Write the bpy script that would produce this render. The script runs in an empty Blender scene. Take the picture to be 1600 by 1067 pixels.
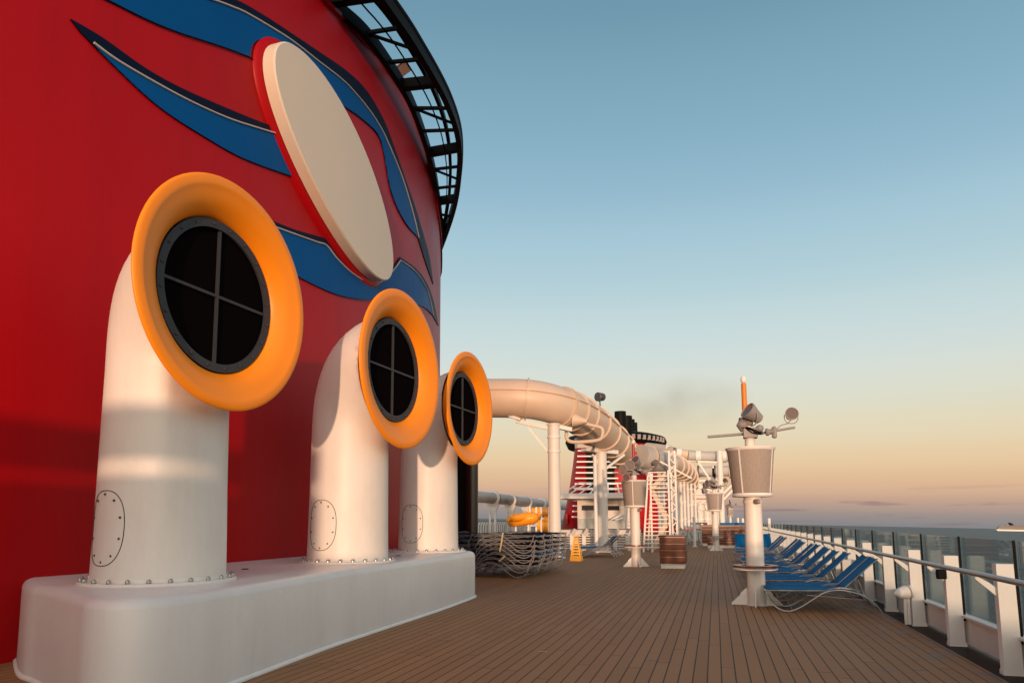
import bpy, math, random
from mathutils import Vector, Matrix
random.seed(7)
S = bpy.context.scene
COL = S.collection
PI = math.pi

# ------------------------------------------------------------------ camera
CX, CY, F = 800.0, 681.36, 1110.0
M3 = Matrix(((0.961804, 0.037214, 0.271198), (0.273688, -0.111575, -0.955325), (-0.005293, 0.993059, -0.117498)))
EYE = Vector((0, 0, 1.68))

def ray(u, v): return M3 @ Vector((u - CX, -(v - CY), -F))
def at(u, v, Y):
    d = ray(u, v); return EYE + d * (Y / d.y)
def onz(u, v, z):
    d = ray(u, v); return EYE + d * ((z - EYE.z) / d.z)
def onx(u, v, x):
    d = ray(u, v); return EYE + d * (x / d.x)

cam = bpy.data.cameras.new('camera'); co = bpy.data.objects.new('camera', cam); COL.objects.link(co)
mw = M3.to_4x4(); mw.translation = EYE; co.matrix_world = mw
cam.sensor_width = 36; cam.lens = F / 1600 * 36; cam.shift_y = (CY - 533.5) / 1600
cam.clip_start = 0.05; cam.clip_end = 200000
S.camera = co

# ------------------------------------------------------------------ materials
def lin(c): return tuple(((x / 255) / 12.92 if x <= 10 else (((x / 255) + .055) / 1.055) ** 2.4) for x in c)

def mat(name, col, rough=.5, metal=0, var=.06, vscale=3, bump=0, bscale=60, spec=.5, coat=0, dirt=0, dirtcol=(.12, .09, .06)):
    m = bpy.data.materials.new(name); m.use_nodes = True
    nt = m.node_tree; N = nt.nodes; L = nt.links; b = N['Principled BSDF']
    b.inputs['Roughness'].default_value = rough; b.inputs['Metallic'].default_value = metal
    b.inputs['Specular IOR Level'].default_value = spec
    if coat: b.inputs['Coat Weight'].default_value = coat; b.inputs['Coat Roughness'].default_value = .15
    tc = N.new('ShaderNodeTexCoord')
    no = N.new('ShaderNodeTexNoise'); no.inputs['Scale'].default_value = vscale; no.inputs['Detail'].default_value = 6
    L.new(tc.outputs['Object'], no.inputs['Vector'])
    mx = N.new('ShaderNodeMix'); mx.data_type = 'RGBA'
    mx.inputs[6].default_value = (*[max(0, c * (1 - var)) for c in col], 1)
    mx.inputs[7].default_value = (*[min(1, c * (1 + var)) for c in col], 1)
    L.new(no.outputs['Fac'], mx.inputs[0])
    out = mx.outputs[2]
    if dirt:
        n2 = N.new('ShaderNodeTexNoise'); n2.inputs['Scale'].default_value = 1.1; n2.inputs['Detail'].default_value = 9; n2.inputs['Roughness'].default_value = .7
        mp = N.new('ShaderNodeMapping'); mp.inputs['Scale'].default_value = (1.4, 1.4, .55)
        L.new(tc.outputs['Object'], mp.inputs[0]); L.new(mp.outputs[0], n2.inputs['Vector'])
        rp = N.new('ShaderNodeMapRange'); rp.inputs[1].default_value = .52; rp.inputs[2].default_value = .8; rp.inputs[4].default_value = dirt
        L.new(n2.outputs['Fac'], rp.inputs[0])
        m2 = N.new('ShaderNodeMix'); m2.data_type = 'RGBA'; L.new(rp.outputs[0], m2.inputs[0]); L.new(out, m2.inputs[6])
        m2.inputs[7].default_value = (*dirtcol, 1); out = m2.outputs[2]
    L.new(out, b.inputs['Base Color'])
    rr = N.new('ShaderNodeMapRange'); rr.inputs[3].default_value = max(.03, rough - .07); rr.inputs[4].default_value = min(1, rough + .1)
    L.new(no.outputs['Fac'], rr.inputs[0]); L.new(rr.outputs[0], b.inputs['Roughness'])
    if bump:
        n3 = N.new('ShaderNodeTexNoise'); n3.inputs['Scale'].default_value = bscale; n3.inputs['Detail'].default_value = 3
        L.new(tc.outputs['Object'], n3.inputs['Vector'])
        bp = N.new('ShaderNodeBump'); bp.inputs['Strength'].default_value = bump; bp.inputs['Distance'].default_value = .02
        L.new(n3.outputs['Fac'], bp.inputs['Height']); L.new(bp.outputs[0], b.inputs['Normal'])
    return m

def wavy(m, scale=.35, strength=.25, dist=.05):
    """long soft panel waviness, as on welded painted plate"""
    nt = m.node_tree; N = nt.nodes; L = nt.links; b = N['Principled BSDF']
    tc = N.new('ShaderNodeTexCoord'); n = N.new('ShaderNodeTexNoise'); n.inputs['Scale'].default_value = scale; n.inputs['Detail'].default_value = 2
    L.new(tc.outputs['Object'], n.inputs['Vector'])
    bp = N.new('ShaderNodeBump'); bp.inputs['Strength'].default_value = strength; bp.inputs['Distance'].default_value = dist
    L.new(n.outputs['Fac'], bp.inputs['Height'])
    old = b.inputs['Normal'].links
    if old: L.new(old[0].from_socket, bp.inputs['Normal'])
    L.new(bp.outputs[0], b.inputs['Normal'])
    return m

M = {}
M['red'] = wavy(mat('red_paint', (.37, .001, .004), .42, spec=.16, var=.05, vscale=.6, bump=.04, bscale=14), .3, .3, .08)
def streaks(m, amount=.16):
    N = m.node_tree.nodes; L = m.node_tree.links; b = N['Principled BSDF']; src = b.inputs['Base Color'].links[0].from_socket
    tc = N.new('ShaderNodeTexCoord'); mp = N.new('ShaderNodeMapping'); mp.inputs['Scale'].default_value = (2.2, 2.2, .12)
    n = N.new('ShaderNodeTexNoise'); n.inputs['Scale'].default_value = 1; n.inputs['Detail'].default_value = 8; n.inputs['Roughness'].default_value = .65
    L.new(tc.outputs['Object'], mp.inputs[0]); L.new(mp.outputs[0], n.inputs['Vector'])
    r = N.new('ShaderNodeMapRange'); r.inputs[1].default_value = .45; r.inputs[2].default_value = .75; r.inputs[4].default_value = amount; L.new(n.outputs['Fac'], r.inputs[0])
    x = N.new('ShaderNodeMix'); x.data_type = 'RGBA'; L.new(r.outputs[0], x.inputs[0]); L.new(src, x.inputs[6]); x.inputs[7].default_value = (.16, .001, .004, 1) if m.name == 'red_paint' else (.42, .36, .30, 1)
    L.new(x.outputs[2], b.inputs['Base Color'])
streaks(M['red'], .16)
M['blue'] = mat('blue_paint', (.001, .075, .26), .45, spec=.06, var=.05, vscale=1)
M['navy'] = mat('navy_paint', (.002, .005, .022), .5, spec=.1)
M['line'] = mat('pale_trim_line', (.42, .4, .38), .5)
M['cream'] = mat('cream_paint', (.66, .58, .47), .6, var=.04, vscale=25, bump=.15, bscale=90)
M['white'] = wavy(mat('white_paint', (.68, .65, .60), .45, var=.05, vscale=1.6, bump=.1, bscale=26, dirt=.3, dirtcol=(.42, .36, .29)), .8, .25, .03)
M['white2'] = mat('white_steel', (.72, .7, .66), .45, var=.08, vscale=5, dirt=.2, dirtcol=(.35, .27, .2))
M['plinth'] = wavy(mat('plinth_gelcoat', (.66, .645, .62), .34, var=.07, vscale=1.2, bump=.12, bscale=20, dirt=.25, dirtcol=(.42, .39, .36)), .7, .35, .04)
streaks(M['white'], .15); streaks(M['plinth'], .17)
M['orange'] = wavy(mat('orange_gelcoat', (.86, .255, .005), .4, spec=.35, var=.06, vscale=2.2, bump=.07, bscale=30), 1.2, .3, .02)
M['grille'] = mat('grille_steel', (.03, .032, .038), .5, spec=.3, var=.15, vscale=9)
M['void'] = mat('duct_dark', (.004, .003, .003), .9, spec=.0)
M['black'] = mat('black_paint', (.006, .006, .006), .5, spec=.07, var=.2, vscale=4)
M['blackg'] = mat('black_gloss', (.012, .010, .010), .2, var=.2)
M['steel'] = mat('brushed_steel', (.29, .295, .305), .3, metal=.35, var=.1, vscale=12)
M['bolt'] = mat('bolt_steel', (.3, .29, .28), .3, metal=.9)
M['seam'] = mat('panel_seam', (.04, .035, .03), .7)
M['fabric'] = mat('blue_sling_fabric', (.002, .12, .28), .85, var=.18, vscale=14, bump=.3, bscale=300, spec=.2)
M['shadefab'] = mat('shaded_sling_fabric', (.001, .004, .014), .9, spec=.1, bump=.3, bscale=300)  # blue sling cloth with the shade inside the stacks put into its colour
M['yellow'] = mat('yellow_plastic', (.85, .42, .03), .4)
M['slidey'] = mat('yellow_slide', (.85, .32, .012), .3)
M['bin'] = mat('basket_mesh', (.33, .28, .24), .75, var=.35, vscale=45, bump=.6, bscale=120)
M['polo'] = mat('orange_pole_paint', (.62, .19, .008), .45)
M['smoke_grey'] = mat('grey_plastic', (.25, .23, .22), .5)
M['lens'] = mat('lamp_lens', (.12, .08, .07), .15)
M['redpole'] = mat('red_pole_paint', (.35, .03, .02), .4)
M['strap'] = mat('webbing_strap', (.45, .38, .2), .8)
M['darkgrey'] = mat('dark_grey', (.06, .06, .065), .5)
M['farwhite'] = mat('far_white', (.62, .58, .54), .5, var=.1)
M['winglass'] = mat('dark_window', (.015, .018, .022), .12)
M['slide'] = wavy(mat('slide_fibreglass', (.6, .475, .36), .42, var=.05, vscale=2, dirt=.15, dirtcol=(.4, .3, .2)), 1., .3, .03)
M['gutter'] = mat('wet_gutter', (.014, .009, .007), .45, spec=.06, var=.4, vscale=3)

def wood_mat():
    m = bpy.data.materials.new('varnished_wood'); m.use_nodes = True
    N = m.node_tree.nodes; L = m.node_tree.links; b = N['Principled BSDF']
    tc = N.new('ShaderNodeTexCoord'); mp = N.new('ShaderNodeMapping'); mp.inputs['Scale'].default_value = (3, 3, 22)
    n = N.new('ShaderNodeTexNoise'); n.inputs['Scale'].default_value = 2; n.inputs['Detail'].default_value = 8; n.inputs['Distortion'].default_value = .6
    r = N.new('ShaderNodeValToRGB'); r.color_ramp.elements[0].position = .3; r.color_ramp.elements[1].position = .72
    r.color_ramp.elements[0].color = (.055, .010, .003, 1); r.color_ramp.elements[1].color = (.20, .042, .009, 1)
    L.new(tc.outputs['Object'], mp.inputs[0]); L.new(mp.outputs[0], n.inputs['Vector']); L.new(n.outputs['Fac'], r.inputs[0])
    L.new(r.outputs[0], b.inputs['Base Color']); b.inputs['Roughness'].default_value = .3
    return m
M['wood'] = wood_mat()

def deck_mat():
    m = bpy.data.materials.new('plank_decking'); m.use_nodes = True
    N = m.node_tree.nodes; L = m.node_tree.links; b = N['Principled BSDF']
    def math_(op, a, bb=None, c=None):
        n = N.new('ShaderNodeMath'); n.operation = op
        for i, x in enumerate((a, bb, c)):
            if x is None: continue
            if hasattr(x, 'links'): L.new(x, n.inputs[i])
            else: n.inputs[i].default_value = x
        return n.outputs[0]
    tc = N.new('ShaderNodeTexCoord'); sp = N.new('ShaderNodeSeparateXYZ'); L.new(tc.outputs['Object'], sp.inputs[0])
    px = math_('DIVIDE', sp.outputs[0], .147); fl = math_('FLOOR', px); fr = math_('FRACT', px)
    edge = math_('MINIMUM', fr, math_('SUBTRACT', 1, fr))
    seam = math_('LESS_THAN', edge, .045)
    wn = N.new('ShaderNodeTexWhiteNoise'); wn.noise_dimensions = '1D'; L.new(fl, wn.inputs['W'])
    # butt joints
    jy = math_('ADD', math_('DIVIDE', sp.outputs[1], 3.6), wn.outputs['Value']); jf = math_('FRACT', jy)
    wn2 = N.new('ShaderNodeTexWhiteNoise'); wn2.noise_dimensions = '2D'
    cb = N.new('ShaderNodeCombineXYZ'); L.new(fl, cb.inputs[0]); L.new(math_('FLOOR', jy), cb.inputs[1]); L.new(cb.outputs[0], wn2.inputs['Vector'])
    joint = math_('LESS_THAN', jf, .004)
    cut = math_('MAXIMUM', seam, joint)
    # grain
    mp = N.new('ShaderNodeMapping'); mp.inputs['Scale'].default_value = (60, 2.2, 1); L.new(tc.outputs['Object'], mp.inputs[0])
    g = N.new('ShaderNodeTexNoise'); g.inputs['Scale'].default_value = 1; g.inputs['Detail'].default_value = 8; L.new(mp.outputs[0], g.inputs['Vector'])
    big = N.new('ShaderNodeTexNoise'); big.inputs['Scale'].default_value = .55; big.inputs['Detail'].default_value = 7; big.inputs['Roughness'].default_value = .62; L.new(tc.outputs['Object'], big.inputs['Vector'])
    c1 = N.new('ShaderNodeMix'); c1.data_type = 'RGBA'; c1.inputs[6].default_value = (.25, .116, .045, 1); c1.inputs[7].default_value = (.36, .178, .074, 1)
    k = math_('ADD', math_('MULTIPLY', wn2.outputs['Value'], .38), math_('MULTIPLY', g.outputs['Fac'], .3))
    k = math_('ADD', k, math_('MULTIPLY', big.outputs['Fac'], .45))
    L.new(math_('SUBTRACT', k, .08), c1.inputs[0])
    # scattered dark stains, more of them next to the railing
    st = N.new('ShaderNodeTexNoise'); st.inputs['Scale'].default_value = 2.6; st.inputs['Detail'].default_value = 5; L.new(tc.outputs['Object'], st.inputs['Vector'])
    near = N.new('ShaderNodeMapRange'); near.inputs[1].default_value = 1.2; near.inputs[2].default_value = 3.0; near.inputs[3].default_value = -.03; near.inputs[4].default_value = .2; L.new(sp.outputs[0], near.inputs[0])
    sm = N.new('ShaderNodeMapRange'); sm.inputs[1].default_value = .66; sm.inputs[2].default_value = .74; sm.inputs[4].default_value = .6
    L.new(math_('ADD', st.outputs['Fac'], near.outputs[0]), sm.inputs[0])
    c2 = N.new('ShaderNodeMix'); c2.data_type = 'RGBA'; L.new(sm.outputs[0], c2.inputs[0]); L.new(c1.outputs[2], c2.inputs[6]); c2.inputs[7].default_value = (.05, .027, .018, 1)
    c3 = N.new('ShaderNodeMix'); c3.data_type = 'RGBA'; L.new(math_('MULTIPLY', cut, .93), c3.inputs[0]); L.new(c2.outputs[2], c3.inputs[6]); c3.inputs[7].default_value = (.012, .007, .005, 1)
    L.new(c3.outputs[2], b.inputs['Base Color'])
    ro = N.new('ShaderNodeMapRange'); ro.inputs[3].default_value = .68; ro.inputs[4].default_value = .3; L.new(sm.outputs[0], ro.inputs[0]); L.new(ro.outputs[0], b.inputs['Roughness'])
    b.inputs['Specular IOR Level'].default_value = .3
    bp = N.new('ShaderNodeBump'); bp.inputs['Distance'].default_value = .006; bp.inputs['Strength'].default_value = .7
    L.new(math_('SUBTRACT', math_('MULTIPLY', g.outputs['Fac'], .25), cut), bp.inputs['Height']); L.new(bp.outputs[0], b.inputs['Normal'])
    return m
M['deck'] = deck_mat()

def sea_mat():
    m = bpy.data.materials.new('sea_water'); m.use_nodes = True
    N = m.node_tree.nodes; L = m.node_tree.links; b = N['Principled BSDF']
    b.inputs['Base Color'].default_value = (.024, .043, .052, 1); b.inputs['Roughness'].default_value = .4; b.inputs['IOR'].default_value = 1.33; b.inputs['Specular IOR Level'].default_value = .13
    tc = N.new('ShaderNodeTexCoord')
    prev = None
    for s, st, d in ((.045, .9, 2.2), (.16, .9, .8), (.6, .6, .25)):
        mp = N.new('ShaderNodeMapping'); mp.inputs['Scale'].default_value = (s, s * .45, s); mp.inputs['Rotation'].default_value = (0, 0, .5)
        n = N.new('ShaderNodeTexNoise'); n.inputs['Scale'].default_value = 1; n.inputs['Detail'].default_value = 6; n.inputs['Distortion'].default_value = .4
        L.new(tc.outputs['Object'], mp.inputs[0]); L.new(mp.outputs[0], n.inputs['Vector'])
        bp = N.new('ShaderNodeBump'); bp.inputs['Strength'].default_value = st; bp.inputs['Distance'].default_value = d
        L.new(n.outputs['Fac'], bp.inputs['Height'])
        if prev: L.new(prev, bp.inputs['Normal'])
        prev = bp.outputs[0]
    L.new(prev, b.inputs['Normal'])
    mp = N.new('ShaderNodeMapping'); mp.inputs['Scale'].default_value = (.02, .05, .02); mp.inputs['Rotation'].default_value = (0, 0, .35); L.new(tc.outputs['Object'], mp.inputs[0])
    n = N.new('ShaderNodeTexNoise'); n.inputs['Scale'].default_value = 1; n.inputs['Detail'].default_value = 12; n.inputs['Roughness'].default_value = .72; L.new(mp.outputs[0], n.inputs['Vector'])
    r = N.new('ShaderNodeValToRGB'); r.color_ramp.elements[0].position = .4; r.color_ramp.elements[1].position = .66; r.color_ramp.elements[0].color = (.006, .014, .018, 1); r.color_ramp.elements[1].color = (.05, .078, .096, 1)
    L.new(n.outputs['Fac'], r.inputs[0]); L.new(r.outputs[0], b.inputs['Base Color'])
    return m
M['sea'] = sea_mat()

def glass_mat(name, tint, refl=1.0, frost=0.0):
    m = bpy.data.materials.new(name); m.use_nodes = True
    N = m.node_tree.nodes; L = m.node_tree.links; N.remove(N['Principled BSDF']); out = N['Material Output']
    t = N.new('ShaderNodeBsdfTransparent'); t.inputs[0].default_value = (*tint, 1)
    g = N.new('ShaderNodeBsdfGlossy'); g.inputs['Roughness'].default_value = .02; g.inputs['Color'].default_value = (.95, 1, .98, 1)
    fr = N.new('ShaderNodeFresnel'); fr.inputs['IOR'].default_value = 1.5
    mu = N.new('ShaderNodeMath'); mu.operation = 'MULTIPLY'; mu.inputs[1].default_value = refl; L.new(fr.outputs[0], mu.inputs[0]); mu.use_clamp = True
    mx = N.new('ShaderNodeMixShader'); L.new(mu.outputs[0], mx.inputs[0]); L.new(t.outputs[0], mx.inputs[1]); L.new(g.outputs[0], mx.inputs[2])
    last = mx.outputs[0]
    if frost:
        d = N.new('ShaderNodeBsdfDiffuse'); d.inputs[0].default_value = (.62, .60, .57, 1)
        m2 = N.new('ShaderNodeMixShader'); m2.inputs[0].default_value = frost
        L.new(last, m2.inputs[1]); L.new(d.outputs[0], m2.inputs[2]); last = m2.outputs[0]
    L.new(last, out.inputs['Surface'])
    return m
M['glass'] = glass_mat('railing_glass', (.84, .88, .88), .24, .0)
M['acrylic'] = glass_mat('clear_acrylic', (.86, .88, .9), .7, .55)

# ------------------------------------------------------------------ mesh builder
class MB:
    def __init__(s): s.v = []; s.f = []
    def add(s, vs, fs):
        n = len(s.v); s.v += [tuple(p) for p in vs]; s.f += [tuple(n + i for i in f) for f in fs]; return s
    def box(s, a, b):
        (x0, y0, z0), (x1, y1, z1) = a, b
        return s.add([(x0, y0, z0), (x1, y0, z0), (x1, y1, z0), (x0, y1, z0), (x0, y0, z1), (x1, y0, z1), (x1, y1, z1), (x0, y1, z1)],
                     [(3, 2, 1, 0), (4, 5, 6, 7), (0, 1, 5, 4), (1, 2, 6, 5), (2, 3, 7, 6), (3, 0, 4, 7)])
    def bar(s, p, q, w, h=None, up=(0, 0, 1)):
        p, q = Vector(p), Vector(q); h = h or w; d = (q - p).normalized(); u = Vector(up)
        if abs(d.dot(u)) > .97: u = Vector((0, 1, 0))
        sd = d.cross(u).normalized(); u = sd.cross(d).normalized()
        vs = [c + sd * i * w / 2 + u * j * h / 2 for c in (p, q) for i, j in ((-1, -1), (1, -1), (1, 1), (-1, 1))]
        return s.add(vs, [(0, 1, 2, 3), (7, 6, 5, 4), (4, 5, 1, 0), (5, 6, 2, 1), (6, 7, 3, 2), (7, 4, 0, 3)])
    def tube(s, path, r, seg=10, closed=False, cap=True, ry=None):
        P = [Vector(p) for p in path]; n = len(P)
        rs = r if isinstance(r, (list, tuple)) else [r] * n
        T = []
        for i in range(n):
            if closed: t = P[(i + 1) % n] - P[i - 1]
            else: t = P[min(i + 1, n - 1)] - P[max(i - 1, 0)]
            T.append(t.normalized())
        u = Vector((0, 0, 1)) if abs(T[0].z) < .9 else Vector((1, 0, 0))
        u = (u - T[0] * u.dot(T[0])).normalized(); vs = []
        for i in range(n):
            u = (u - T[i] * u.dot(T[i])).normalized(); w = T[i].cross(u)
            for k in range(seg):
                a = 2 * PI * k / seg; vs.append(P[i] + (u * math.cos(a) + w * math.sin(a)) * rs[i])
        fs = []
        for i in range(n if closed else n - 1):
            j = (i + 1) % n
            for k in range(seg):
                l = (k + 1) % seg; fs.append((i * seg + k, i * seg + l, j * seg + l, j * seg + k))
        if cap and not closed: fs += [tuple(range(seg - 1, -1, -1)), tuple((n - 1) * seg + k for k in range(seg))]
        return s.add(vs, fs)
    def lathe(s, c, prof, axis='z', seg=32, caps=True, sx=1, sy=1):
        """prof: list of (along, radius)"""
        c = Vector(c); vs = []
        for h, r in prof:
            for k in range(seg):
                a = 2 * PI * k / seg; x, y = r * math.cos(a) * sx, r * math.sin(a) * sy
                vs.append(c + (Vector((x, y, h)) if axis == 'z' else Vector((h, x, y)) if axis == 'x' else Vector((y, h, x))))
        fs = []
        for i in range(len(prof) - 1):
            for k in range(seg):
                l = (k + 1) % seg; fs.append((i * seg + k, i * seg + l, (i + 1) * seg + l, (i + 1) * seg + k))
        if caps:
            if prof[0][1] > 1e-4: fs.append(tuple(range(seg - 1, -1, -1)))
            if prof[-1][1] > 1e-4: fs.append(tuple((len(prof) - 1) * seg + k for k in range(seg)))
        return s.add(vs, fs)
    def lathe_dir(s, c, d, prof, seg=20):
        q = Vector((0, 0, 1)).rotation_difference(Vector(d).normalized()); m = MB().lathe((0, 0, 0), prof, 'z', seg)
        return s.add([Vector(c) + q @ Vector(p) for p in m.v], m.f)
    def prism(s, pts, z0, z1):
        n = len(pts); vs = [(x, y, z0) for x, y in pts] + [(x, y, z1) for x, y in pts]
        return s.add(vs, [tuple(range(n - 1, -1, -1)), tuple(range(n, 2 * n))] + [(i, (i + 1) % n, n + (i + 1) % n, n + i) for i in range(n)])
    def loft(s, rings, caps=True):
        n = len(rings[0]); vs = [p for r in rings for p in r]; fs = []
        for i in range(len(rings) - 1):
            for k in range(n):
                l = (k + 1) % n; fs.append((i * n + k, i * n + l, (i + 1) * n + l, (i + 1) * n + k))
        if caps: fs += [tuple(range(n - 1, -1, -1)), tuple((len(rings) - 1) * n + k for k in range(n))]
        return s.add(vs, fs)
    def quadsheet(s, rows, th=None):
        n = len(rows[0]); vs = [p for r in rows for p in r]
        return s.add(vs, [(i * n + k, i * n + k + 1, (i + 1) * n + k + 1, (i + 1) * n + k) for i in range(len(rows) - 1) for k in range(n - 1)])
    def mesh(s, name, m, off=(0, 0, 0), ang=35):
        me = bpy.data.meshes.new(name); o = Vector(off)
        me.from_pydata([Vector(v) - o for v in s.v], [], s.f); me.materials.append(m)
        import bmesh
        bm = bmesh.new(); bm.from_mesh(me); bmesh.ops.recalc_face_normals(bm, faces=bm.faces); bm.to_mesh(me); bm.free()
        me.shade_smooth(); me.set_sharp_from_angle(angle=math.radians(ang)); me.update()
        return me

def smooth(pts, n=6):
    P = [Vector(p) for p in pts]; out = []
    for i in range(len(P) - 1):
        a, b, c, d = P[max(i - 1, 0)], P[i], P[i + 1], P[min(i + 2, len(P) - 1)]
        for k in range(n):
            t = k / n; out.append(.5 * ((2 * b) + (c - a) * t + (2 * a - 5 * b + 4 * c - d) * t * t + (3 * b - a - 3 * c + d) * t ** 3))
    out.append(P[-1]); return out

def tagp(o, label, cat, group=None, kind=None):
    if label: o['label'] = label
    if cat: o['category'] = cat
    if group: o['group'] = group
    if kind: o['kind'] = kind
    return o
def root(name, loc, label, cat, group=None, rz=0):
    o = bpy.data.objects.new(name, None); COL.objects.link(o); o.location = loc; o.rotation_euler = (0, 0, rz); o.empty_display_size = .2
    return tagp(o, label, cat, group)
def rootof(o):
    while o.parent: o = o.parent
    return o
def part(name, mb, m, parent, world=True, label=None, ang=35, bevel=0):
    """world=True: mb holds world coordinates; the thing must be unrotated"""
    r = rootof(parent); off = r.location if world else (0, 0, 0)
    o = bpy.data.objects.new(name, mb.mesh(name, M[m] if isinstance(m, str) else m, off, ang)); COL.objects.link(o); o.parent = parent
    if label: o['label'] = label
    if bevel:
        b = o.modifiers.new('bevel', 'BEVEL'); b.width = bevel; b.segments = 2; b.limit_method = 'ANGLE'
    return o
def single(name, mb, m, label, cat, group=None, kind=None, ang=35, bevel=0):
    o = bpy.data.objects.new(name, mb.mesh(name, M[m] if isinstance(m, str) else m, ang=ang)); COL.objects.link(o)
    if bevel:
        b = o.modifiers.new('bevel', 'BEVEL'); b.width = bevel; b.segments = 2; b.limit_method = 'ANGLE'
    return tagp(o, label, cat, group, kind)
KIDS = {}
def copy_tree(o, loc=None, rz=None, label=None, parent=None):
    c = o.copy(); COL.objects.link(c); c.parent = parent
    if loc is not None: c.location = loc
    if rz is not None: c.rotation_euler = (0, 0, rz)
    if label: c['label'] = label
    for ch in list(o.children): copy_tree(ch, parent=c)
    return c
ORD = ['', 'first', 'second', 'third', 'fourth', 'fifth', 'sixth', 'seventh', 'eighth', 'ninth', 'tenth', 'eleventh', 'twelfth', 'thirteenth', 'fourteenth', 'fifteenth']

# ------------------------------------------------------------------ setting: deck, sea
deck = MB().add([(-34, -14, 0), (2.84, -14, 0), (2.84, 122, 0), (-34, 122, 0)], [(0, 1, 2, 3)])
single('deck', deck, 'deck', None, None, kind='structure')
single('deck_gutter', MB().box((2.84, -14, -.2), (3.4, 122, -.03)), 'gutter', None, None, kind='structure')
single('ship_hull', MB().box((-34, -14, -14), (3.4, 122, -.25)), 'farwhite', None, None, kind='structure')
sea = MB()
n = 60; R_ = [0] + [40 * 1.18 ** i for i in range(46)]
SN = ray(1600, 826.3).cross(ray(1200, 818.4)).normalized()
rows = []
for r in R_: rows.append([(r * math.cos(2 * PI * k / n), r * math.sin(2 * PI * k / n), 0) for k in range(n + 1)])
sea.quadsheet(rows)
so = single('sea', sea, 'sea', None, None, kind='structure')
so.location = (0, 0, -14.5); so.rotation_mode = 'QUATERNION'; so.rotation_quaternion = Vector((0, 0, 1)).rotation_difference(SN)

# ------------------------------------------------------------------ big funnel
XV, YC, FA, FB = -7.8366, 12.72, 35.89, 35.46
def wx(Y, off=0.0):
    """x of the funnel flank at Y"""
    Y0, Y1 = YC - 13.2, YC + 14.3
    Yc = min(max(Y, Y0), Y1)
    t = (Yc - YC) / FA; return (XV - FB) + FB * math.sqrt(1 - t * t) + off
def outline(off=0.0):
    pts = []
    Y0, Y1 = YC - 13.2, YC + 14.3
    for i in range(61):
        Y = Y0 + (Y1 - Y0) * i / 60
        t = (Y - YC) / FA; nx, ny = math.sqrt(1 - t * t) / FB, t / FA; l = math.hypot(nx, ny)
        pts.append((wx(Y) + off * nx / l, Y + off * ny / l))
    # both ends turn inwards along an arc that starts tangent to the flank
    cxm = -15.2
    def turn(p, h, sgn):
        seq = []; x, y = p; R0 = 5.2 + off
        for k in range(1, 200):
            h += .035; ds = .035 * R0
            x -= math.sin(h) * ds; y += sgn * math.cos(h) * ds
            if h >= PI / 2 or x < cxm + .5: break
            if k % 3 == 0: seq.append((x, y))
        return seq + [(cxm, y)]
    tt = (Y1 - YC) / FA; h1 = math.atan2(tt / FA, math.sqrt(1 - tt * tt) / FB); tail = turn(pts[-1], h1, 1)
    tt = (YC - Y0) / FA; h0 = math.atan2(tt / FA, math.sqrt(1 - tt * tt) / FB); head = turn(pts[0], h0, -1)[::-1]
    right = head + pts + tail
    left = [(2 * -15.2 - x, y) for x, y in right[::-1][1:-1]]
    return right + left
def rimz(Y):
    K = [(-10, 12.2), (0, 12.6), (12.6, 13.01), (14.3, 13.35), (15.9, 13.66), (18.1, 13.87), (19.8, 13.69), (21.6, 13.32), (23.4, 12.76), (27, 12.1), (40, 12)]
    for (a, za), (b, zb) in zip(K, K[1:]):
        if Y <= b:
            t = max(0, (Y - a) / (b - a)); t = t * t * (3 - 2 * t); return za + (zb - za) * t
    return 12.
funnel = root('ship_funnel', (-15.2, 13, 0), 'huge red oval ship funnel with blue and navy swooshes and a black lattice crown', 'funnel')
O0 = outline()
w = MB(); zs = [0, 1, 3, 5, 7, 9, 11]
rings = [[(x, y, z) for x, y in O0] for z in zs] + [[(x, y, rimz(y)) for x, y in O0]]
Oi = outline(-.35); rings += [[(x, y, rimz(y)) for x, y in Oi], [(x, y, rimz(y) - 1.5) for x, y in Oi]]
w.loft(rings, caps=False); wall = part('funnel_wall', w, 'red', funnel, ang=60)
w = MB(); w.loft([[(x, y, 11.2) for x, y in Oi], [(x, y, 11.3) for x, y in Oi]]); part('funnel_top', w, 'black', funnel)
w = MB(); Oa, Ob = outline(.02), outline(.0)
w.loft([[(x, y, rimz(y) - .05) for x, y in outline(.0)], [(x, y, rimz(y) - .04) for x, y in outline(.07)], [(x, y, rimz(y) + .05) for x, y in outline(.07)], [(x, y, rimz(y) + .06) for x, y in outline(-.02)]], caps=False)
part('rim_bead', w, 'red', funnel, ang=60)

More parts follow.
